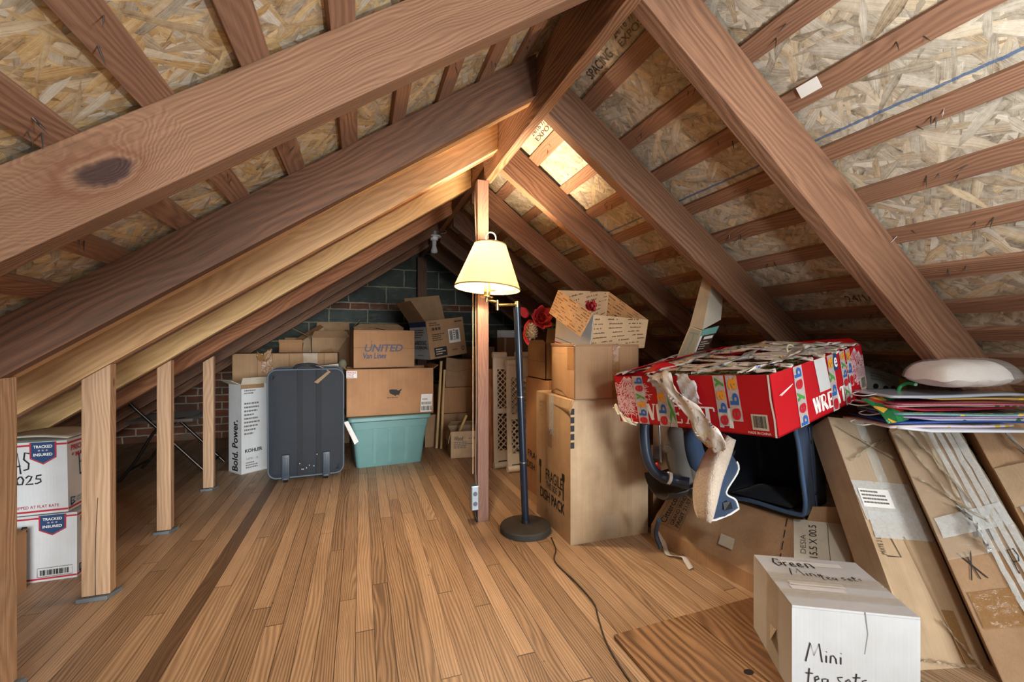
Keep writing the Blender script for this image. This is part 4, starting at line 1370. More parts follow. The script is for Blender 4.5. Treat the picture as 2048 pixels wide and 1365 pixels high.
# ------------------------------------------------------------------ infant car seat
t = thing('car_seat', 'grey infant car seat with a dark carry handle under the red box', 'car seat', (1.42, 1.62, .255))
M_GREY = fabric('grey_seat_cloth', '#4b4843', '#6b665e')
M_SHELL = plain('grey_shell', '#2b2a2a', .5)
hp = smooth_path([(1.170, 1.628, 0.622), (1.168, 1.629, 0.583), (1.176, 1.626, 0.498), (1.199, 1.618, 0.432), (1.238, 1.605, 0.393), (1.296, 1.585, 0.373), (1.340, 1.549, 0.367)], 6)
mb = MB(); mb.tube(hp, [.022] * 25 + [.026] * (len(hp) - 25), 14); hnd = mb.build('carry_handle', plain('handle_blue_black', '#273242', .3), t, smooth=50)
mb = MB(); q = V((1.260, 1.592, 0.388)); mb.tube([q, q + (V((1.272, 1.588, 0.384)) - q)], .027, 14); mb.build('handle_label', M_PAPER, hnd, smooth=50)
mb = MB()
sc = V((1.447, 1.618, 0.432))
def shell(u, v):
    a = -PI * .95 * u - .05
    w = .145 * (1 - .25 * v)
    return V((1.30 + .30 * v, 1.72 - .10 * v, .31)) + V((.04 * math.cos(a), w * math.cos(a) * 1.0, .07 * math.sin(a) + .18 * v * v + .02))
mb.sheet(shell, 18, 8, .008); mb.build('shell', M_SHELL, t, smooth=True)
def pad(name, pts, r, mat, seg=14):
    m = MB(); m.tube(smooth_path(pts, 6), r, seg); return m.build(name, mat, t, smooth=True)
n_ = lambda a, b, k=19: [a + (b - a) * math.sin(PI * i / (k - 1)) for i in range(k)]
pad('side_cushion', [(1.368, 1.666, 0.585), (1.363, 1.668, 0.516), (1.376, 1.642, 0.398), (1.411, 1.588, 0.294)], n_(.028, .055), M_GREY)
pad('seat_cushion', [(1.438, 1.663, 0.572), (1.429, 1.645, 0.470), (1.432, 1.602, 0.359), (1.463, 1.560, 0.280)], n_(.03, .05), fabric('olive_grey_vinyl', '#5a564c', '#77726a', 200, .45))
pad('navy_lining', [(1.440, 1.620, 0.585), (1.416, 1.618, 0.519), (1.431, 1.592, 0.429), (1.481, 1.564, 0.365)], n_(.025, .045), fabric('navy_lining', '#22364f', '#35506f'))
mb = MB(); mb.tube([(1.268, 1.658, 0.618), (1.270, 1.647, 0.440)], .004, 8); mb.build('strut', M_STEEL, t)
mb = MB(); c = V((1.234, 1.627, 0.420)); mb.blob(c, (.02, .012, .012)); mb.blob(c + V((0, 0, .016)), (.008, .008, .012), 8, 6); mb.build('red_button', plain('red_plastic', '#d22626', .35), t, smooth=True)
mb = MB(); c = V((1.270, 1.605, 0.508)); mb.tube([c + V((.016 * math.cos(a), -.006 * math.cos(a), .016 * math.sin(a))) for a in [2 * PI * k / 16 for k in range(16)]], .003, 6, closed=True); mb.build('d_ring', M_CHROME, t, smooth=True)
mb = MB(); mb.slab([(1.255, 1.684, 0.505), (1.290, 1.672, 0.505), (1.290, 1.672, 0.444), (1.255, 1.684, 0.444)], .03, .004); mb.build('hub', plain('brown_plastic', '#4a3527', .5), t)
pad('harness_strap', [(1.348, 1.578, 0.342), (1.375, 1.547, 0.316), (1.402, 1.517, 0.284)], .014, M_BLACK, 8)

# navy bassinet bag
t = thing('carry_bag', 'open navy fabric carry bag lying on the crushed long carton', 'bag', (1.66, 1.45, .255))
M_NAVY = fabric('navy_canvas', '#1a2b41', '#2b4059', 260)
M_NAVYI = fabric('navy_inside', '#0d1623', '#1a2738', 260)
BLf, BRf = V((1.60, 1.64, .262)), V((1.660, 1.275, 0.288))
TRf, TLf = V((1.626, 1.287, 0.615)), V((1.56, 1.64, .64))
BLk, BRk = V((1.93, 1.70, .262)), V((1.927, 1.379, 0.278))
TRk, TLk = V((1.904, 1.387, 0.603)), V((1.88, 1.70, .64))
TRf.z = TRk.z = .635
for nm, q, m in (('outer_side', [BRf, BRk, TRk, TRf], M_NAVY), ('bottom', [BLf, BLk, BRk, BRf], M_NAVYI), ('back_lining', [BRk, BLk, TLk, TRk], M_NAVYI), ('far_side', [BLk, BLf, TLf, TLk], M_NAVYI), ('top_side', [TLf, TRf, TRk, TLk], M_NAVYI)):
    mb = MB()
    F = Face(*q)
    mb.sheet(lambda u, v: F.pt(u, v, .006 * math.sin(PI * u) * math.sin(PI * v) + .002 * math.sin(u * 17 + v * 9)), 10, 10, .006)
    o = mb.build(nm, m, t, smooth=True)
    if nm == 'outer_side':
        pen(o, F, [[(.42, .02), (.40, .5), (.42, .98)]], 0, 0, 1, 1, .012, fabric('navy_binding', '#2f4966', '#3f5c7c', 200), 'seam', .012)
        pen(o, F, [[(.62, .25), (.9, .22), (.94, .5), (.9, .8), (.62, .85), (.6, .5), (.62, .25)]], 0, 0, 1, 1, .006, bpy.data.materials['navy_binding'], 'pocket_seam', .012)
        for b in (.2, .8):
            m2 = MB(); m2.blob(F.pt(.42, b, .012), (.006, .006, .006), 8, 6); m2.build('snap', M_BLACK, o, smooth=True)
mb = MB(); mb.tube(smooth_path([TLf, TLf.lerp(TRf, .9), TRf + V((0, -.006, -.02)), TRf.lerp(BRf, .5) + V((0.004, -.008, 0)), BRf + V((0, -.006, .03)), BRf.lerp(BLf, .1), BLf.lerp(BRf, .4) + V((-.01, 0, .01)), BLf, BLf.lerp(TLf, .5), TLf], 5), .0085, 10)
mb.build('rim', bpy.data.materials['navy_binding'], t, smooth=50)
mb = MB()
Fb = Face(BLf, BRf, BRk, BLk)
mb.sheet(lambda u, v: Fb.pt(.1 + .75 * u, .08 + .8 * v, .012 + .055 * math.sin(PI * u) ** 2 * math.sin(PI * v) * (1 + .5 * math.sin(6 * u + 3 * v))), 14, 10, .004)
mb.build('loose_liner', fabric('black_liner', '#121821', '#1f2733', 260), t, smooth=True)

# fleece-lined cover hanging down in front
t = thing('fleece_cover', 'navy cover with cream fleece lining hanging down below the red box', 'blanket', (1.309, 1.369, 0.441))
rowsL = [(1.381, 1.387, 0.604), (1.302, 1.393, 0.543), (1.242, 1.392, 0.441), (1.237, 1.394, 0.362), (1.250, 1.390, 0.304), (1.276, 1.381, 0.284)]
rowsM = [(1.345, 1.336, 0.609), (1.278, 1.317, 0.554), (1.239, 1.309, 0.466), (1.223, 1.304, 0.395), (1.234, 1.321, 0.331), (1.255, 1.345, 0.297)]
rowsR = [(1.375, 1.346, 0.597), (1.333, 1.329, 0.536), (1.281, 1.315, 0.459), (1.256, 1.314, 0.388), (1.249, 1.326, 0.327), (1.257, 1.345, 0.297)]
L_, M_, R_ = smooth_path(rowsL, 5), smooth_path(rowsM, 5), smooth_path(rowsR, 5)
def quad3(A, B, D):
    def fn(u, v):
        i = min(int(u * (len(A) - 1) + .5), len(A) - 1)
        if v < .5:
            return A[i].lerp(B[i], v * 2)
        return B[i].lerp(D[i], v * 2 - 1)
    return fn
fl = NT('cream_fleece'); o_ = fl.obj(); nz_ = fl.noise(o_, 160, 3); fl.col(fl.mix(nz_, '#b9a48d', '#e4d5c1')); fl.set(Roughness=.95, Sheen_Weight=.5); fl.bump(fl.math('ADD', nz_, fl.math('MULTIPLY', fl.noise(o_, 26, 3), 2)), .7, .006)
mb = MB(); mb.sheet(quad3(L_, M_, R_), len(L_) - 1, 10, .012); mb.build('fleece_lining', fl.m, t, smooth=True)
rR2 = [(1.380, 1.356, 0.599), (1.368, 1.349, 0.548), (1.388, 1.332, 0.486), (1.334, 1.340, 0.399), (1.367, 1.328, 0.370), (1.380, 1.324, 0.335)]
rM2 = [(1.366, 1.339, 0.599), (1.341, 1.327, 0.542), (1.321, 1.312, 0.475), (1.290, 1.312, 0.412), (1.292, 1.312, 0.361), (1.315, 1.325, 0.308)]
N_ = smooth_path(rM2, 5); Q_ = smooth_path(rR2, 5)
mb = MB(); mb.sheet(quad3(R_, N_, Q_), len(R_) - 1, 10, -.004); nv = mb.build('navy_cloth', fabric('navy_quilt', '#1f2f47', '#324965'), t, smooth=True)
mb = MB(); mb.tube(Q_[8:] + [N_[-1].lerp(Q_[-1], .4), V((1.278, 1.332, 0.302)), R_[-1]], .0045, 8); mb.build('piping', M_PAPER, nv, smooth=50)
mb = MB(); mb.slab([(1.288, 1.308, 0.374), (1.320, 1.302, 0.378), (1.330, 1.304, 0.348), (1.293, 1.306, 0.344)], .003); mb.build('hook_pad', M_BLACK, nv)

# ------------------------------------------------------------------ leaning flat cartons at the right edge
A_ = (1.576, .846, 0)
r, f = carton('leaning_carton', 'long taped carton leaning back beside the white marked carton', A_, (-14.6, -33.8, 6.2), .228, .115, .821, M_TAN2, seed=21, group='leaning cartons', tapes=False, bulge=.001)
F = f['front']
patch(r, F, .0, .66, .98, .99, M_TAPE, 'tape_strip', .001, 8, 8, .003)
patch(r, F, .02, .52, .98, .69, M_WTAPE, 'packing_tape', .0015, 10, 6, .003, skew=-.03)
patch(r, F, .05, .45, .95, .56, M_WTAPE, 'packing_tape', .0022, 10, 4, .003, skew=.02)
lb = patch(r, F, .05, .575, .55, .655, M_PAPER, 'shipping_label', .0045); textlines(lb, F, .08, .585, .5, .648, 4, M_GINK, 4, h=.006)
patch(r, F, .45, .55, .62, 1.0, M_WTAPE, 'tape_strip', .001, 3, 10, .002)
patch(r, F, .62, .03, .80, .20, M_BTAPE, 'tape_strip', .0015, 3, 5, .002)
pen(r, F, [[(.28, .47), (.34, .38), (.13, .38)]], 0, 0, 1, 1, .0032, M_INK, 'print_frame', .0035)
write(r, F, 'MIXTE 2 LDE', .06, .385, .13, .47, M_INK, turn=1, h=.0035)
pen(r, F, [[(.50, .46), (.56, .3), (.62, .12), (.66, .0)]], 0, 0, 1, 1, .003, M_BRN, 'centre_seam', .007)
Aq = f
for k, (pa, pb) in enumerate((((.05, .95), (.9, .80)), ((.1, .78), (.85, .90)), ((.55, .16), (.85, .01)), ((.02, .03), (.6, .02)))):
    crumple('wrinkled_film', [Aq['front'].pt(pa[0] + (pb[0] - pa[0]) * q, pa[1] + (pb[1] - pa[1]) * q, .005) for q in (0, .3, .6, 1)], .05, (.4, .2, -.3), 80 + k, r, mat=M_TAPE, amp=.004)
def hexbox(name, label, face, back, mat, group, seed):
    """leaning box given by its four front corners and a thickness vector"""
    t = thing(name, label, 'box', face[0], group=group)
    q = [V(p) for p in face]
    b = V(back)
    mb = MB(); mb.prism(q, b, .004); mb.build('box_body', mat, t)
    return t, Face(*q)
bl, br, tr, tl = V((1.712, 0.718, 0.003)), V((1.939, 0.603, 0.024)), V((2.127, 1.067, 0.737)), V((1.905, 1.122, 0.646))
t, F = hexbox('leaning_carton', 'brown carton swathed in shiny clear tape, leaning right of the long taped carton', [bl, br, tr, tl], (.16, .10, -.05), M_BRN, 'leaning cartons', 2)
patch(t, F, 0, .42, 1, .98, M_TAPE, 'tape_strip', .0015, 14, 16, .006)
for k, (a0, a1) in enumerate(((.55, .62), (.66, .74), (.78, .86), (.88, .99))):
    patch(t, F, a0, 0, a1, .99, M_WTAPE, 'packing_tape', .003 + .001 * k, 3, 22, .006, skew=-.03)
patch(t, F, .05, .50, .95, .58, M_WTAPE, 'packing_tape', .004, 12, 3, .008)
for k, (pa, pb) in enumerate((((.1, .95), (.5, .55)), ((.25, .98), (.62, .6)), ((.45, .97), (.5, .62)), ((.08, .75), (.7, .52)))):
    crumple('wrinkled_film', [F.pt(pa[0] + (pb[0] - pa[0]) * q, pa[1] + (pb[1] - pa[1]) * q, .006) for q in (0, .3, .6, 1)], .06, (.5, .1, -.3), 60 + k, t, mat=M_TAPE, amp=.006)
crumple('tape_knot', [F.pt(.40, .60, .01), F.pt(.45, .55, .03), F.pt(.44, .48, .035), F.pt(.48, .42, .02)], .05, (.4, .1, -.2), 71, t, mat=M_WTAPE, amp=.008)
patch(t, F, .45, .48, .55, .58, M_BLUEINK, 'blue_print', .002); patch(t, F, .62, .46, .72, .55, M_BLUEINK, 'blue_print', .002)
pen(t, F, [[(0, 1), (1, 0)], [(.1, 0), (.8, 1)], [(.4, 1), (.6, 0)]], .14, .34, .36, .44, .0035, M_INK, 'pen_scribble', .0035)
pen(t, F, [[(0, 0), (0, 1), (.6, 1), (.7, .7), (.5, .5), (0, .5)]], .72, .34, .86, .42, .0035, M_INK, 'pen_letter', .009)
pen(t, F, [[(.25, .98), (.33, .86)]], 0, 0, 1, 1, .004, M_INK, 'slot', .003)
patch(t, F, .05, .18, .6, .30, M_BTAPE, 'tape_strip', .002, 6, 3, .003)
bl, br, tr, tl = V((2.065, 0.666, 0.026)), V((2.336, 0.552, 0.040)), V((2.356, 0.904, 0.744)), V((2.170, 1.010, 0.663))
t, F = hexbox('leaning_carton', 'flat carton with a folded flap at the right picture edge', [bl, br, tr, tl], (.07, .05, -.03), M_TAN, 'leaning cartons', 3)
crumple('crumpled_tape', [F.pt(.30, 1.0, .01), F.pt(.36, .92, .014), F.pt(.48, .80, .014), F.pt(.62, .66, .012), F.pt(.8, .5, .01)], .04, (.4, .3, -.2), 33, t, mat=M_WTAPE, amp=.006)
patch(t, F, .0, .60, .5, .78, M_TAN2, 'box_flap', .004)
patch(t, F, .05, .46, .30, .60, M_WTAPE, 'packing_tape', .005, 6, 5, .004)
patch(t, F, .1, .48, .18, .56, plain('orange_label', '#c8843f', .6), 'orange_label', .0095)

# gift bags, one flat on another
t0 = None
base = V((1.66, 1.02, .675))
cols = [('#dfe6ee', 'pale blue and white'), ('#e9d9dc', 'pink and white'), ('#2c58a8', 'bright blue'), ('#d8dde2', 'silver white'), ('#84679a', 'lavender'), ('#5d8f8b', 'teal'), ('#a32b3d', 'dark red'), ('#d8c6b8', 'cream'), ('#8c2f44', 'maroon'), ('#c9a45c', 'gold edged'), ('#a9b3bd', 'grey blue')]
z = .676
rnd = random.Random(9)
for k, (c, nm) in enumerate(cols):
    yaw = -24 + rnd.uniform(-7, 7)
    dx, dy = rnd.uniform(-.02, .05), rnd.uniform(-.02, .01)
    th = rnd.uniform(.006, .011)
    t = thing('gift_bag', f'{nm} gift bag lying flat, {ORD[k]} from bottom of the stack', 'gift bag', (1.715 + dx, 1.0 + dy, z), (yaw, 0, -1.0), 'stacked gift bags')
    M = MW[t.name]
    L, W = rnd.uniform(.42, .52), rnd.uniform(.20, .23)
    mb = MB()
    def fn(u, v, s=k):
        return M @ V((L * u, W * v, .004 + .006 * math.sin(u * 5 + s) * math.sin(v * 3 + s * 2) * (u) + (.012 * (1 - u * 4) if u < .25 and s % 3 == 0 else 0)))
    mb.sheet(fn, 16, 8, -th * .7)
    bt = NT('gift_paper_%s' % nm.replace(' ', '_')); oo = bt.obj(); vv = bt.vor(oo, 38); bt.col(bt.mix(bt.math('LESS_THAN', vv.outputs['Distance'], .33), c, ['#ffffff', '#e7c23c', '#c8323c', '#3c8c4a'][k % 4] if k % 2 else c)); bt.set(Roughness=.18, Specular_IOR_Level=.7)
    mb.build('bag_body', bt.m, t, smooth=True)
    if k % 3 == 1:
      mb = MB(); mb.tube(smooth_path([M @ V((0, W * .3, .003)), M @ V((-.03, W * .35, -.004)), M @ V((-.04, W * .5, -.006)), M @ V((-.03, W * .65, -.004)), M @ V((0, W * .7, .003))], 4), .002, 6); mb.build('bag_handle', M_PAPER, t, smooth=True)
    z += .0115
t = thing('gift_bag', 'red and green christmas gift bag drooping at the left end of the stack', 'gift bag', (1.60, 1.03, .70), group='stacked gift bags')
q = [V((1.677, 1.074, 0.774)), V((1.652, 0.977, 0.705)), V((1.762, 0.981, 0.711)), V((1.802, 1.073, 0.787))]
F = Face(*q); mb = MB(); mb.sheet(lambda u, v: F.pt(u, v, .012 * math.sin(u * 3)), 8, 6, .004)
bt = NT('christmas_paper'); oo = bt.obj(); vv = bt.vor(oo, 22); bt.col(bt.ramp(bt.n('SeparateColor', {0: vv.outputs['Color']}).outputs[0], [(0, '#1f6a3d'), (.4, '#b6252d'), (.7, '#2c8048'), (.9, '#d9a53c')], 'CONSTANT')); bt.set(Roughness=.25)
mb.build('bag_body', bt.m, t, smooth=True)
# pillow in a plastic cover
zt = z + .004
t = thing('pillow', 'small white pillow in clear plastic lying on the gift bags', 'pillow', (1.949, 0.938, 0.840))
Mp = Matrix.Translation(V((1.944, 0.940, 0.854)) ) @ Matrix.Rotation(math.radians(-24), 4, 'Z') @ Matrix.Rotation(math.radians(-2), 4, 'Y')
def puff(k, sx, sy, sz):
    def fn(u, v):
        a, b = u * 2 - 1, v * 2 - 1
        e = max(0, (1 - a ** 4) * (1 - b ** 4)) ** .5
        return Mp @ V((sx * a * (1 - .12 * b * b), sy * b * (1 - .12 * a * a), k * sz * e + .003 * math.sin(a * 9 + b * 5)))
    return fn
mb = MB(); mb.grid(puff(1, .122, .10, .062), 22, 16); mb.grid(puff(-1, .118, .10, .024), 22, 16); bmesh.ops.remove_doubles(mb.bm, verts=mb.bm.verts[:], dist=.0005)
mb.build('cushion', fabric('white_pillow', '#cfc8bf', '#ebe6df', 200), t, smooth=True)
pc = NT('thin_plastic'); pc.col('#e6e6e4'); pc.set(Roughness=.12, Alpha=.22, Specular_IOR_Level=.9); pc.bump(pc.noise(pc.obj(), 60, 3, .6, 1), .8, .004)
Mp = Mp @ Matrix.Translation((.012, 0, .002))
mb = MB(); mb.grid(puff(1, .138, .108, .066), 26, 18); mb.grid(puff(-1, .134, .108, .0265), 22, 16)
mb.build('plastic_cover', pc.m, t, smooth=True)
t = thing('punched_box', 'grey box with round holes behind the right end of the red box', 'box', (2.03, 1.3, .72))
q = [V((2.086, 1.314, 0.749)), V((2.311, 1.237, 0.727)), V((2.311, 1.237, 0.797)), V((2.076, 1.317, 0.877))]
mb = MB(); mb.prism(q, (.08, .12, 0), .002); b_ = mb.build('box_body', plain('grey_card', '#8a8c84', .6, var=.2), t)
F = Face(*q)
for a, b in ((.18, .35), (.36, .33), (.5, .38)):
    mb = MB(); mb.lathe([(.0001, .002), (.011, .002), (.012, .0), (.0001, 0)], 16, Matrix.Translation(F.pt(a, b, .001)) @ F.n.to_track_quat('Z', 'Y').to_matrix().to_4x4())
    mb.build('round_hole', M_BLACK, t)
textlines(t, F, .1, .55, .5, .85, 3, M_GINK, 3, h=.003); patch(t, F, .6, .3, .74, .95, plain('yellow_label', '#b8a83c', .6), 'yellow_label', .003)
mb = MB(); mb.tube(smooth_path([(1.868, 1.072, 0.776), (1.900, 1.082, 0.810), (1.903, 1.060, 0.827), (1.885, 1.024, 0.826)], 5), .006, 8)
tag(mb.build('green_strap', plain('green_plastic', '#2f9a5a', .4), smooth=50), 'bright green strap curling beside the pillow', 'strap')

# dark carton with a limp bag, and the narrow box propped on it under the rafter
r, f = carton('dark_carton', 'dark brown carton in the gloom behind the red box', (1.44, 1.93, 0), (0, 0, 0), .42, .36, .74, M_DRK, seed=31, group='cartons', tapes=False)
mb = MB(); c = V((1.60, 2.0, .76))
mb.grid(lambda u, v: c + V((.19 * (u * 2 - 1), .13 * (v * 2 - 1), .075 * (math.sin(PI * u) * math.sin(PI * v)) ** .6 * (1 + .25 * math.sin(u * 14) * math.sin(v * 11)) - .018)), 24, 18)
tag(mb.build('cloth_bag', fabric('olive_bag', '#55513f', '#6f6a55')), 'limp olive bag on the dark carton behind the red box', 'bag')
t = thing('narrow_carton', 'tall narrow beige carton with a clear window leaning under the second right rafter', 'box', (1.45, 1.8, .85), group='cartons')
q = [V((1.433, 1.771, 0.856)), V((1.509, 1.745, 0.839)), V((1.633, 1.702, 1.184)), V((1.563, 1.705, 1.315))]
a0, a1 = V((1.420, 1.754, 0.857)), V((1.476, 1.714, 0.854))
m0, m1 = V((1.506, 1.735, 1.057)), V((1.549, 1.699, 1.038))
t0_, t1_ = V((1.576, 1.722, 1.308)), V((1.600, 1.692, 1.274))
bk0 = V((1.535, 1.757, 0.850)) - a1; bk1 = V((1.644, 1.720, 1.132)) - m1
s1 = V((1.691, 1.714, 1.232)); s2_ = V((1.679, 1.718, 1.089)); s3 = V((1.601, 1.723, 1.034))
mb = MB(); mb.slab([m0, m1, t1_, t0_], -.02); up_ = mb.build('upper_flap', M_TAN2, t); up_['label'] = 'plain beige upper flap'
mb = MB(); mb.slab([m1, s2_, s1, t1_], -.012); mb.build('side_flap', M_CRM, t)
mb = MB(); mb.slab([a0, a1, m1 + (a1 - m1) * .02, m0], -.03); lo_ = mb.build('box_body', M_TAN2, t)
Fl = Face(a0, a1, m1, m0)
wn = NT('dusty_window'); wn.col('#8d8468'); wn.set(Roughness=.15, Alpha=.95); wnm = wn.m
patch(t, Fl, .10, .30, .92, .96, wnm, 'clear_window', .0015)
pen(t, Fl, [[(.5, .88), (.56, .7), (.5, .55), (.46, .42)], [(.2, .85), (.8, .86)], [(.36, .4), (.6, .44), (.56, .33), (.4, .32), (.36, .4)]], 0, 0, 1, 1, .006, plain('dim_metal', '#5d5b50', .4, .5), 'packed_fitting', .0025)
sb = V((1.565, 1.747, 0.850))
mb = MB(); mb.slab([a1, sb, V((1.670, 1.721, 1.059)), m1], -.008); sd = mb.build('printed_side', plain('box_brown_print', '#4a2f26', .5), t)
Fs2 = Face(a1, sb, V((1.670, 1.721, 1.059)), m1)
for b0, b1 in ((.83, 1.0), (.24, .42)):
    patch(sd, Fs2, .0, b0, 1, b1, plain('teal_print', '#6fa59a', .5) if b0 > .5 else bpy.data.materials['teal_print'], 'teal_band', .0015)
patch(sd, Fs2, .3, .72, .9, .79, M_PAPER, 'white_label', .0015)
textlines(sd, Fs2, .2, .45, .9, .68, 4, M_CRM, 3, h=.002)
patch(sd, Fs2, 0, 0, .14, 1, M_PAPER, 'white_edge', .001)

# ------------------------------------------------------------------ teal tote and the moving boxes on it
t = thing('storage_tote', 'teal plastic storage tote on the floor under the large moving box', 'tote', (-.03, 3.605, 0), (5, 0, 0))
M = MW[t.name]
M_TEAL = plain('teal_plastic', '#6f9a98', .42, var=.12)
def ring_(z, x0, x1, y0, y1, r=.03, n=4):
    pts = []
    for cx, cy, a0 in ((x1 - r, y0 + r, -PI / 2), (x1 - r, y1 - r, 0), (x0 + r, y1 - r, PI / 2), (x0 + r, y0 + r, PI)):
        for k in range(n + 1):
            a = a0 + PI / 2 * k / n
            pts.append(M @ V((cx + r * math.cos(a), cy + r * math.sin(a), z)))
    return pts
def loft(mb, rings, caps=(True, False)):
    R = [[mb.bm.verts.new(p) for p in r] for r in rings]
    n = len(R[0])
    for A, B in zip(R, R[1:]):
        for k in range(n):
            mb.face([A[k], A[(k + 1) % n], B[(k + 1) % n], B[k]])
    if caps[0]: mb.face(R[0][::-1])
    if caps[1]: mb.face(R[-1])
mb = MB()
prof = ((0, 0), (.008, -.004), (.30, -.034), (.305, -.044), (.36, -.05), (.365, -.058))
loft(mb, [ring_(z, o, .50 - o, o, .40 - o) for z, o in prof] + [ring_(.36, -.05, .55, -.05, .45), ring_(.02, .004, .496, .004, .396)], (True, True))
mb.build('tote_body', M_TEAL, t, smooth=35)
mb = MB(); loft(mb, [ring_(z, o, .50 - o, o, .40 - o) for z, o in ((.366, -.064), (.369, -.068), (.392, -.068), (.398, -.062))], (True, True)); mb.build('tote_lid', M_TEAL, t, smooth=35)
for x in (.13, .245, .37):
    mb = MB(); mb.hexa([M @ V(q) for q in ((x - .012, -.004, .012), (x + .012, -.004, .012), (x + .012, .01, .012), (x - .012, .01, .012), (x - .016, -.042, .30), (x + .016, -.042, .30), (x + .016, .0, .30), (x - .016, .0, .30))], .002)
    mb.build('rib', M_TEAL, t)
mb = MB(); mb.box((-.085, .13, .315), (-.045, .27, .355), .006, M); mb.build('handle', M_TEAL, t)

M_PINK = plain('pink_sticker', '#e7d3d6', .5)
r, f = carton('moving_box', 'large brown moving box with a map emblem, sitting on the teal tote', (-.106, 3.60, .40), (1.7, 0, 0), .668, .43, .366, M_ORG, top='open', seed=41, group='cartons', flaps=(('right', .05, 60, .01), ('left', .03, 40, .01)))
F = f['front']
us = [(0, .75), (.02, .95), (.2, 1), (.45, .97), (.6, .95), (.68, .8), (.78, .82), (.9, .95), (1, 1.05), (.98, .85), (.86, .65), (.88, .45), (.78, .3), (.82, .0), (.74, .18), (.58, .2), (.48, .0), (.4, .18), (.26, .25), (.1, .38), (.03, .55)]
mb = MB()
g0 = [F.pt(.475 + .145 * x, .40 + .17 * y * .9, .0022) for x, y in us]
mb.face([mb.bm.verts.new(p) for p in g0]); mb.build('map_emblem', M_INK, r)
textlines(r, F, .45, .355, .64, .385, 1, M_INK, 8)
lb = patch(r, F, .84, .03, .975, .42, M_PAPER, 'shipping_label', .0016, skew=.012); barcode(lb, F.sub(.85, .06, .975, .16), 0, 0, 1, 1, M_INK, seed=3); barcode(lb, F.sub(.855, .19, .975, .25), 0, 0, 1, 1, M_INK, seed=5); textlines(lb, F, .865, .28, .93, .33, 1, M_GINK, 2)
lb = patch(r, F, .0, .82, .115, .97, M_PAPER, 'fragile_sticker', .0016); write(lb, F, 'FRAGILE', .01, .915, .105, .955, M_REDINK, bold=.02); write(lb, F, 'THIS UP', .01, .87, .08, .905, M_REDINK, bold=.02); write(lb, F, 'GLASS', .01, .83, .08, .86, M_REDINK, bold=.02)
pen(r, F, [[(.235, 0), (.235, 1)], [(.25, .7), (.25, 1)]], 0, 0, 1, 1, .002, M_BRN, 'crease', .0015)
r, f = carton('moving_box', 'battered box printed UNITED Van Lines, on top of the large moving box', (-.055, 3.72, .77), (7, 0, 0), .485, .30, .305, M_ORG, seed=43, group='cartons', tapes=False)
F = f['front']
write(r, F, 'UNITED', .17, .42, .80, .62, plain('united_blue', '#5d5a66', .7), shear=.25, bold=.03)
write(r, F, 'Van Lines', .15, .24, .52, .39, M_BLUEINK, shear=.2, bold=.015)
pen(r, F, [[(.0, .53), (.3, .54), (.6, .52), (1, .50)], [(.28, .72), (.28, .54)]], 0, 0, 1, 1, .003, M_DRK, 'crease', .0015)
mb = MB(); mb.sheet(lambda u, v: f['top'].pt(.05 + .5 * u, .25 + .4 * v, .004 + .02 * math.sin(PI * u)), 6, 4, .002); mb.build('curled_flap', M_ORG, r, smooth=True)
r, f = carton('open_carton', 'tilted open box with a barcode label, blue and white printed on its left side', (.583, 3.93, .818), (17, 0, -8.2), .38, .36, .345, M_BRN, top='open', seed=44, group='cartons',
              flaps=(('back', .24, 12, .005), ('left', .22, 28, .01)))
F = f['front']
lb = patch(r, F, .55, .35, .86, .72, M_PAPER, 'barcode_label', .0016); barcode(lb, F.sub(.58, .42, .66, .68), 0, 0, 1, 1, M_INK, n=12, seed=2); barcode(lb, F.sub(.74, .42, .82, .68), 0, 0, 1, 1, M_INK, seed=9); textlines(lb, F, .68, .4, .73, .7, 5, M_INK, 2)
lb = patch(r, F, .13, .05, .46, .29, M_INK, 'black_label', .0016); textlines(lb, F, .17, .08, .44, .26, 3, M_CRM, 3)
textlines(r, F, .08, .84, .38, .95, 2, M_BROWNINK, 4); textlines(r, F, .12, .45, .52, .65, 4, M_BROWNINK, 5); textlines(r, F, .75, .86, .97, .93, 1, M_INK, 6); textlines(r, F, .6, .14, .82, .18, 1, M_BROWNINK, 7)
for a in (.14, .22, .30):
    patch(r, F, a, .74, a + .06, .81, M_BROWNINK, 'care_symbol', .0016)
pen(r, F, [[(.5 + .5 * math.cos(k * PI / 8), .5 + .5 * math.sin(k * PI / 8)) for k in range(17)]], .86, .12, .93, .22, .005, M_INK, 'recycling_mark')
L = f['left']
pw = patch(r, L, 0, 0, 1, .86, M_WHT, 'white_print', .0012); patch(r, L, 0, .86, 1, 1, M_BLUEINK, 'blue_band', .0012)
write(pw, L, 'GARBODOIAZ', .15, .38, .92, .50, M_INK, bold=.02); write(pw, L, 'GODSJNLWN', .15, .24, .92, .36, M_INK, bold=.02)
textlines(pw, L, .2, .55, .9, .8, 4, M_GINK, 6); textlines(pw, L, .3, .08, .8, .12, 1, M_GINK, 7)
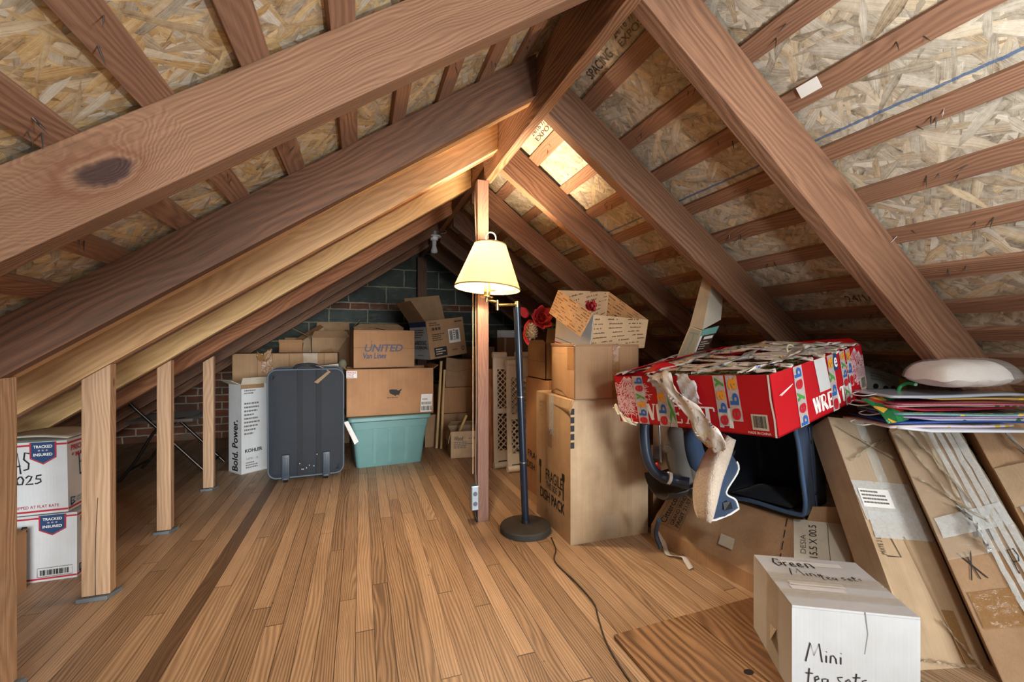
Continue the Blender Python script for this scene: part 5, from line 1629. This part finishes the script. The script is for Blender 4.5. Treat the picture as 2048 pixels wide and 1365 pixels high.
# the pile that carries it, behind the post
r, f = carton('moving_box', 'plain brown box at the bottom of the pile behind the post', (.56, 4.12, 0), (0, 0, 0), .45, .45, .30, M_BRN, seed=51, group='cartons', tapes=False)
r, f = carton('moving_box', 'plain square brown box in the middle of the pile behind the post', (.68, 4.15, .302), (0, 0, 0), .335, .40, .242, M_ORG, seed=52, group='cartons', tapes=False)
r, f = carton('moving_box', 'crooked brown box with a half-open flap, topmost of the pile behind the post', (.765, 4.17, .547), (0, 0, 0), .255, .35, .265, M_BRN, seed=53, group='cartons', tapes=False)
pen(r, f['front'], [[(0, .62), (.4, .55), (1, .66)]], 0, 0, 1, 1, .004, M_DRK, 'crease')
mb = MB(); mb.slab([f['front'].pt(.02, .62, .006), f['front'].pt(.5, .6, .006), f['front'].pt(.5, 1.0, .004), f['front'].pt(.0, 1.08, .02)], .004); mb.build('box_flap', M_BRN, r)
r, f = carton('small_carton', 'small open carton with a scribbled label on the floor left of the post', (.71, 3.649, 0), (-5, 0, 0), .25, .28, .225, M_TAN2, top='open', seed=54, group='cartons', flaps=(('left', .10, 168, .01), ('back', .09, -60, .02), ('right', .09, 20, .01)))
F = f['front']
write(r, F, 'Wood', .12, .66, .42, .82, M_INK, bold=.01, shear=.2); textlines(r, F, .1, .35, .8, .62, 4, M_GINK, 3); textlines(r, F, .6, .68, .95, .76, 1, M_GINK, 4)
def pole(label, p0, p1, rad, mat=M_PINE):
    mb = MB(); mb.tube([p0, p1], rad, 10)
    return tag(mb.build('wooden_pole', mat, M=frame_x(p0, p1, (0, 1, 0)), smooth=50), label, 'pole', 'loose wooden poles')
pole('left of two wooden poles leaning beside the large moving box', (.655, 4.04, .004), (.705, 4.08, .80), .013)
pole('right of two wooden poles, slightly shorter, leaning beside the large moving box', (.69, 4.0, .004), (.735, 4.07, .72), .012)
pole('short stick poking out of the small open carton', (.74, 3.74, .06), (.88, 3.80, .33), .012)

# ------------------------------------------------------------------ right of the post: panels, lattice gates, dark boxes
mb = MB(); mb.hexa([(.93, 3.33, 0), (.975, 3.30, 0), (1.06, 3.62, 0), (1.0, 3.64, 0), (.945, 3.35, .765), (.99, 3.32, .765), (1.075, 3.64, .765), (1.02, 3.66, .765)], .003)
tag(mb.build('plywood_sheet', M_RED, M=frame_x((.96, 3.33, 0), (.97, 3.35, 1), (0, 1, 0))), 'upright brown wood panel between the post and the lattice gates', 'board')
def lattice(name, label, loc, yaw, W, H):
    t = thing(name, label, 'gate', loc, (yaw, -2.0, 0), 'white lattice gates')
    M = MW[t.name]
    M_PL = bpy.data.materials.get('ivory_plastic') or plain('ivory_plastic', '#e8e2d6', .5, var=.08)
    for x0, x1 in ((0, .034), (W - .034, W)):
        mb = MB(); mb.box((x0, 0, .05), (x1, .022, H - .02), .003, M)
        for k in range(22):
            z = .08 + (H - .14) * k / 21
            mb.hexa([M @ V(q) for q in ((x0 + .006, -.002, z), (x0 + .024, -.002, z + .012), (x0 + .024, .001, z + .012), (x0 + .006, .001, z), (x0 + .006, -.002, z + .003), (x0 + .024, -.002, z + .015), (x0 + .024, .001, z + .015), (x0 + .006, .001, z + .003))])
        mb.build('stile', M_PL, t)
    for z0, z1 in ((.06, .14), (H * .50 - .02, H * .50 + .02), (H - .12, H - .02)):
        mb = MB(); mb.box((.03, .002, z0), (W - .03, .02, z1), .003, M); mb.build('rail', M_PL, t)
    for z0, z1 in ((.14, H * .50 - .02), (H * .50 + .02, H - .12)):
        for sg in (1, -1):
            mb = MB()
            w0, w1 = .034, W - .034
            st = .046
            n = int((z1 - z0 + (w1 - w0)) / st) + 1
            for k in range(n):
                c = z0 + k * st - (w1 - w0)
                xa, za, xb, zb = w0, c, w1, c + (w1 - w0)
                if za < z0: xa += z0 - za; za = z0
                if zb > z1: xb -= zb - z1; zb = z1
                if xb - xa < .01: continue
                if sg < 0: xa, xb = W - xa, W - xb
                P = [V((xa, .005, za)), V((xb, .005, zb))]
                d = V((-(zb - za), 0, xb - xa)).normalized() * .0035
                mb.hexa([M @ q for q in (P[0] - d, P[1] - d, P[1] - d + V((0, .01, 0)), P[0] - d + V((0, .01, 0)), P[0] + d, P[1] + d, P[1] + d + V((0, .01, 0)), P[0] + d + V((0, .01, 0)))])
            mb.build('lattice', M_PL, t)
    for z in (.026, H - .008):
        for xa, xb in ((0, .11), (W - .11, W)):
            mb = MB(); mb.tube([M @ V((xa, .012, z)), M @ V((xb, .012, z))], .025, 16)
            mb.build('roller_foot', M_PL, t, smooth=40)
    for z in (.155, H * .5 - .04):
        mb = MB(); mb.box((.08, -.003, z), (.14, .004, z + .014), .002, M); mb.build('latch_slot', M_INK, t)
    return t
lattice('lattice_gate', 'taller white plastic lattice gate, standing behind the shorter one', (.968, 3.235, 0), 3, .30, .885)
lattice('lattice_gate', 'shorter white plastic lattice gate in front, seen behind the lamp pole', (1.035, 3.105, 0), 3, .34, .83)
r, f = carton('moving_box', 'brown box on edge just right of the post, behind the lattice gates', (1.04, 4.19, .0), (4, 0, 0), .22, .40, .93, M_BRN, seed=61, group='cartons', tapes=False)
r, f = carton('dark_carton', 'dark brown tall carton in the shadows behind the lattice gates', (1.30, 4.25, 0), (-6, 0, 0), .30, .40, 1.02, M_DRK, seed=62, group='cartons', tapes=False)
pen(r, f['front'], [[(.2, 0), (.28, 1)]], 0, 0, 1, 1, .02, M_TAN, 'edge_strip')
mb = MB(); Mx = Matrix.Translation((1.31, 4.28, 1.022)) @ Matrix.Rotation(math.radians(-8), 4, 'Z'); mb.box((0, 0, 0), (.22, .2, .075), .004, Mx); 
t = tag(mb.build('white_carton', M_WHT), 'small white box on the dark tall carton behind the lamp', 'box', 'cartons')

# ------------------------------------------------------------------ suitcase and what stands behind it
t = thing('suitcase', 'dark blue upright wheeled suitcase standing in front of the white carton', 'suitcase', (-.605, 3.40, 0), (3, 1.5, 0))
M = MW[t.name]
M_CASE = fabric('suitcase_cloth', '#161b22', '#242b33', 300, .7)
M_CASED = fabric('suitcase_band', '#0f1318', '#181d23', 300, .7)
def rrect(x0, x1, z0, z1, r, n=6):
    pts = []
    for cx, cz, a0 in ((x1 - r, z0 + r, -PI / 2), (x1 - r, z1 - r, 0), (x0 + r, z1 - r, PI / 2), (x0 + r, z0 + r, PI)):
        for k in range(n + 1):
            a = a0 + PI / 2 * k / n
            pts.append((cx + r * math.cos(a), cz + r * math.sin(a)))
    return pts
W, H_, z0 = .485, .785, .03
o_ = rrect(0, W, z0, H_, .055)
mb = MB()
mb.prism([M @ V((x, .012, z)) for x, z in o_], M.to_3x3() @ V((0, .20, 0)), .008)
mb.build('case_body', M_CASE, t, smooth=35)
mb = MB()
mb.grid(lambda u, v: M @ V((.03 + (W - .06) * u, .012 - .012 * (math.sin(PI * u) * math.sin(PI * v)) ** .5, z0 + .03 + (H_ - z0 - .06) * v)), 16, 16)
mb.build('front_panel', M_CASE, t, smooth=True)
for y, rr, nm in ((.012, .006, 'piping'), (.21, .006, 'piping')):
    mb = MB(); mb.tube([M @ V((x, y, z)) for x, z in o_], rr, 8, closed=True); mb.build(nm, plain('grey_blue_piping', '#56616c', .5), t, smooth=60)
for x in (.185, .305):
    mb = MB(); mb.grid(lambda u, v: M @ V((x + .034 * u, -.0035 - .003 * math.sin(PI * v), z0 + .012 + (H_ - z0 - .02) * v)), 2, 12)
    mb.build('webbing_band', M_CASED, t, smooth=True)
M_GUARD = plain('wheel_guard_grey', '#37424d', .45)
for x in (.085, .345):
    mb = MB()
    mb.box((x, -.014, .018), (x + .05, .012, .195), .008, M)
    for k in (0, 1, 2):
        mb.box((x + .009 + k * .013, -.018, .05), (x + .014 + k * .013, -.012, .175), .001, M)
    g_ = mb.build('wheel_guard', M_GUARD, t, smooth=40)
    mb = MB(); mb.tube([M @ V((x + .012, .006, .024)), M @ V((x + .038, .006, .024))], .0235, 16); mb.build('wheel', M_BLACK, g_, smooth=40)
mb = MB(); mb.tube(smooth_path([M @ V(q) for q in ((.16, .1, .785), (.175, .1, .806), (.24, .1, .815), (.30, .1, .808), (.318, .1, .785))], 5), .010, 8); mb.build('carry_handle', M_CASED, t, smooth=60)
mb = MB(); mb.slab([M @ V(q) for q in ((.29, -.012, .695), (.315, -.013, .685), (.40, -.004, .765), (.385, -.002, .775))], .004); tg = mb.build('luggage_tag', plain('leather_tag', '#8d6f4d', .6), t)
mb = MB(); mb.tube([M @ V((.39, .0, .77)), M @ V((.33, .05, .80)), M @ V((.30, .09, .806))], .003, 6); mb.build('tag_loop', plain('striped_ribbon', '#c9a3a8', .6), tg)
mb = MB(); mb.slab([M @ V(q) for q in ((.488, -.03, .40), (.515, -.035, .41), (.585, -.075, .265), (.558, -.078, .245))], .0015); tg = mb.build('airline_tag', M_PAPER, t)
Fg = Face(*[M @ V(q) for q in ((.488, -.0325, .40), (.515, -.0375, .41), (.585, -.0775, .265), (.558, -.0805, .245))])
textlines(tg, Fg, .1, .3, .9, .7, 2, M_GINK, 3, h=.002)
mb = MB(); mb.tube(smooth_path([M @ V((.488, .02, .52)), M @ V((.492, -.01, .45)), M @ V((.50, -.03, .405))], 4), .002, 6); mb.build('tag_string', M_INK, t)
mb = MB()
rnd = random.Random(4)
for k in range(7):
    c = M @ V((.19 + rnd.uniform(0, .13), -.009, .07 + rnd.uniform(0, .14)))
    mb.blob(c, (.003, .0015, .004), 6, 4)
s_ = mb.build('white_specks', M_PAPER, t); s_['kind'] = 'stuff'
r, f = carton('faucet_carton', 'white carton printed Bold. Power. standing left behind the suitcase', (-.834, 3.70, 0), (38.6, 0, 0), .28, .18, .664, M_WHT, top='open', seed=71, group='cartons', flaps=(('left', .075, 62, .0), ('front', .055, 25, .0)), inner=M_CRM)
write(r, f['left'], 'Bold. Power.', .32, .03, .78, .60, M_INK, turn=1, bold=.025)
F = f['front']
write(r, F, 'KOHLER', .10, .235, .55, .275, M_INK, bold=.03); write(r, F, '14791 - A', .14, .15, .44, .175, M_GINK); textlines(r, F, .12, .05, .45, .13, 3, M_GINK, 4)
textlines(r, F, .08, .42, .5, .80, 9, M_GINK, 6); textlines(r, F, .08, .88, .5, .94, 2, M_GINK, 7)
patch(r, F, 0, .95, .6, 1.0, M_BTAPE, 'tape_strip', .0014)
r, f = carton('taped_carton', 'wide brown carton with crumpled tape, behind the suitcase top', (-.965, 4.02, 0), (0, 0, 0), .775, .32, .885, M_BRN, seed=72, group='cartons', tapes=False)
F = f['front']
patch(r, F, .265, .82, .37, 1.0, M_BTAPE, 'tape_strip', .002, 5, 5, .004); patch(r, F, .66, .88, .80, 1.0, M_TAPE, 'tape_strip', .002, 5, 5, .004)
crumple('crumpled_tape', [F.pt(.22, .985, .006), F.pt(.28, .96, .014), F.pt(.33, .99, .018), F.pt(.36, 1.015, .01)], .07, (0, 0, 1), 41, r, mat=M_BTAPE, amp=.007)
for a in (.22, .36, .52, .86):
    pen(r, F, [[(a, .0), (a + .006, 1)]], 0, 0, 1, 1, .004, M_DRK, 'crease', .0015)
r, f = carton('open_carton', 'slumped open carton heaped behind the taped carton, left of the UNITED box', (-.44, 4.52, 0), (0, 0, 0), .34, .30, 1.02, M_BRN, top='open', seed=73, group='cartons', flaps=(('left', .22, 62, .05), ('front', .08, 40, .03), ('right', .03, 20, .0), ('back', .16, 10, .02)))
r = thing('folded_carton', 'folded brown carton with bent flaps lying on the taped carton', 'box', (-.5, 4.1, .89), group='cartons')
q = [V((-0.740, 4.642, 0.867)), V((-0.401, 4.525, 0.867)), V((-0.327, 4.574, 1.038)), V((-0.472, 4.623, 1.038))]
mb = MB(); mb.slab([V((-0.717, 4.602, 0.849)), V((-0.363, 4.480, 0.849)), V((-0.342, 4.664, 1.122)), V((-0.502, 4.666, 1.019))], .004); mb.build('box_flap', M_TAN2, r)
mb = MB(); mb.slab([V((-0.504, 4.677, 1.019)), V((-0.343, 4.674, 1.122)), V((-0.382, 4.709, 1.147)), V((-0.749, 4.698, 0.904))], .004); mb.build('box_flap', M_DRK, r)
mb = MB(); mb.slab([V((-0.360, 4.490, 0.849)), V((-0.241, 4.470, 0.848)), V((-0.274, 4.587, 0.951)), V((-0.342, 4.664, 1.122))], .004); mb.build('box_flap', M_ORG, r)
mb = MB(); mb.slab([V((-0.244, 4.524, 0.832)), V((-0.078, 4.309, 0.731)), V((-0.082, 4.522, 1.086)), V((-0.151, 4.704, 1.100))], .004); mb.build('box_flap', M_BRN, r)
r, f = carton('dark_carton', 'big dim carton with slanting flaps at the back behind the UNITED box', (-.07, 4.55, 0), (0, 0, 0), .48, .34, 1.12, M_BRN, top='open', seed=75, group='cartons', flaps=(('left', .10, -40, .04), ('front', .04, 30, .06)))
r, f = carton('small_carton', 'small carton with raised lid, far left of the heap against the wall', (-.72, 4.56, 0), (-3, 0, 0), .20, .25, .97, M_ORG, top='open', seed=74, group='cartons', flaps=(('front', .03, 10, 0), ('back', .05, 5, 0)))
mb = MB(); c = V((-.135, 3.66, .80))
mb.lathe([(.004, -.035), (.02, -.03), (.03, 0), (.026, .03), (.012, .045)], 12, Matrix.Translation(c) @ Matrix.Rotation(.5, 4, 'X'))
tag(mb.build('cloth_wad', fabric('grey_green_wad', '#5d5a45', '#7c7860'), smooth=True), 'grey-green rolled cloth poking up behind the suitcase corner', 'cloth')
mb = MB(); mb.hexa([(-.56, 3.72, .752), (-.145, 3.66, .775), (-.14, 3.85, .775), (-.55, 3.92, .752), (-.56, 3.72, .77), (-.145, 3.66, .812), (-.14, 3.85, .812), (-.55, 3.92, .77)], .003)
tag(mb.build('flat_box', M_CRM), 'flat cream box lying behind the suitcase handle', 'box', 'cartons')
mb = MB(); mb.hexa([(-.54, 3.74, 0), (-.15, 3.70, 0), (-.145, 3.84, 0), (-.53, 3.9, 0), (-.54, 3.74, .751), (-.15, 3.70, .751), (-.145, 3.84, .751), (-.53, 3.9, .751)], .003)
tag(mb.build('moving_box', M_BRN), 'brown box hidden behind the suitcase under the flat cream box', 'box', 'cartons')

# ------------------------------------------------------------------ folding chair in the eaves
t = thing('folding_chair', 'old folding chair with dark metal frame behind the studs', 'chair', (-1.35, 3.95, 0))
M_FR = plain('chair_frame', '#4b4540', .3, .8)
P = lambda x, y, z: V((-1.35 + x, 3.95 + y, z))
for s in (-.19, .19):
    mb = MB(); mb.tube([P(-.30, s, .80), P(-.27, s, .66), P(.30, s, .006)], .011, 10); mb.build('frame_leg', M_FR, t, smooth=50)
    mb = MB(); mb.tube(smooth_path([P(.14, s * .9, .43), P(-.02, s * .9, .36), P(-.14, s * .9, .15), P(-.24, s * .9, .006)], 5), .010, 10); mb.build('rear_leg', M_FR, t, smooth=50)
mb = MB(); mb.grid(lambda u, v: P(-.20 + .40 * u, -.19 + .38 * v, .42 + .02 * u + .022 * math.sin(PI * u) * math.sin(PI * v)), 10, 8); mb.box(P(-.20, -.19, .40), P(.20, .19, .425), .01)
mb.build('seat', fabric('brown_vinyl', '#4d4238', '#6b5d4f', 120, .5), t, smooth=40)
mb = MB(); mb.box(P(-.315, -.185, .67), P(-.285, .185, .83), .01); mb.build('backrest', fabric('brown_vinyl_back', '#4d4238', '#5f5347', 120, .5), t, smooth=40)
mb = MB(); mb.tube([P(.26, -.19, .05), P(.26, .19, .05)], .008, 8); mb.build('stretcher', M_FR, t, smooth=50)
mb = MB(); mb.tube([P(-.2, -.17, .07), P(-.2, .17, .07)], .008, 8); mb.build('stretcher', M_FR, t, smooth=50)

# ------------------------------------------------------------------ mailing cartons by the near studs
def mailer(label, loc, rot, w, d, h, seed, marks, side, top):
    r, f = carton('mailing_carton', label, loc, rot, w, d, h, M_WHT, seed=seed, group='priority mailing cartons', tapes=False, bulge=.0012)
    F, R = f['front'], f['right']
    for Fx in (F, R):
        patch(r, Fx, 0, .94, 1, .965, M_REDINK, 'red_stripe', .0016)
        patch(r, Fx, 0, .03, 1, .055, M_REDINK, 'red_stripe', .0016)
    mb = MB(); mb.face([mb.bm.verts.new(F.pt(.60 + .27 * x, .70 + .29 * y, .002)) for x, y in ((0, 1), (0, .28), (.5, 0), (1, .28), (1, 1))]); bg = mb.build('navy_badge', M_BLUEINK, r)
    pen(bg, F, [[(0, 1), (0, .28), (.5, 0), (1, .28), (1, 1)]], .595, .69, .875, .99, .005, M_REDINK, 'badge_border', .0024)
    write(bg, F, 'TRACKED', .63, .91, .84, .95, M_WINK, bold=.02, h=.003); write(bg, F, '* * *', .68, .865, .79, .89, M_WINK, h=.003); write(bg, F, 'INSURED', .63, .80, .84, .84, M_WINK, bold=.02, h=.003)
    write(r, R, 'PRIORITY', .08, .83, .62, .91, M_REDINK, bold=.02); write(r, R, '* MAIL *', .10, .73, .55, .80, M_REDINK, bold=.02)
    pen(r, R, [[(0, .0), (0, 1), (1, .8), (.4, .45), (1, .3), (0, 0)]], .06, .07, .16, .18, .008, M_BLUEINK, 'eagle_mark')
    write(r, R, 'UNITED STATES', .20, .13, .62, .165, M_BLUEINK); write(r, R, 'POSTAL SERVICE', .20, .085, .64, .12, M_BLUEINK)
    return r, f
digits = [[(0, .75), (.08, 1), (.18, .9), (.14, .5), (0, .05), (.22, .02)], [(.34, .95), (.26, .6), (.3, .1), (.42, .1), (.46, .6), (.4, .95), (.34, .95)], [(.52, .75), (.6, 1), (.7, .9), (.64, .45), (.52, .05), (.74, .05)], [(.98, 1), (.84, .95), (.82, .6), (.94, .55), (.96, .25), (.84, .05), (.78, .1)]]
AS = [[(0, 0), (.12, .6), (.2, .05), (.3, .7), (.36, .0)], [(.4, 0), (.52, 1), (.62, .05)], [(.42, .38), (.62, .42)], [(.95, .95), (.78, 1), (.74, .7), (.92, .5), (.9, .25), (.72, .2)]]
r, f = mailer('lower of two white red-striped mailing cartons behind the nearest studs', (-1.415, 2.322, 0), (0, 0, 0), .296, .25, .272, 81, None, None, None)
barcode(r, f['front'], .60, .09, .92, .17, M_INK, seed=7); pen(r, f['front'], [[(0, 0), (1, 0), (1, 1), (0, 1), (0, 0)]], .57, .07, .95, .20, .002, M_GINK, 'print_frame')
pen(r, f['front'], [[(.95, .95), (.2, 1), (.1, .7), (.9, .45), (.8, .15), (0, .2)]], .40, .74, .47, .84, .006, M_INK)
pen(r, f['right'], [[(0, 0), (.1, 1), (.5, .2), (.9, 1), (1, 0)]], .5, .5, .85, .75, .006, M_INK)
r, f = mailer('upper of two white red-striped mailing cartons, dated in pen, behind the nearest studs', (-1.43, 2.318, .276), (-2, 0, -1), .29, .25, .295, 82, None, None, None)
pen(r, f['front'], AS, .30, .56, .60, .86, .006, M_INK); pen(r, f['front'], digits, .34, .42, .72, .54, .006, M_INK)
write(r, f['front'], 'SHIPPED AT FLAT RATE', .38, .085, .90, .125, M_REDINK)
pen(r, f['right'], [[(.05, 0), (0, 1), (.3, 1.05), (.35, .75), (.05, .6), (.4, .55), (.42, .2), (.05, 0)], [(.6, .8), (.75, 1), (.9, .8), (.6, .1), (1, .15)]], .28, .45, .66, .75, .006, M_INK)
patch(r, f['right'], .62, .18, .72, .34, plain('red_blue_sticker', '#c86a5c', .5), 'round_sticker', .002)
mb = MB(); mb.sheet(lambda u, v: f['top'].pt(u, .02 + .9 * v, .006 + .014 * math.sin(PI * u)), 8, 6, .003); mb.build('top_flap', M_CRM, r, smooth=True)
r, f = carton('small_carton', 'small brown carton in front of the lower mailing carton, half hidden by the nearest stud', (-1.455, 2.135, 0), (-6, 0, 0), .185, .16, .235, M_ORG, seed=83, group='cartons', tapes=False)
pen(r, f['front'], [[(0, 1), (.3, .95), (.35, .4), (.1, .1), (.05, .3), (.6, .9), (.65, .3), (1, .1)]], .70, .10, .98, .55, .005, M_INK)
mb = MB(); mb.slab([f['front'].pt(.80, .02, .004), f['front'].pt(1.06, .06, .03), f['front'].pt(1.10, .24, .02), f['front'].pt(.85, .20, .004)], .002); mb.build('torn_label', M_PAPER, r)
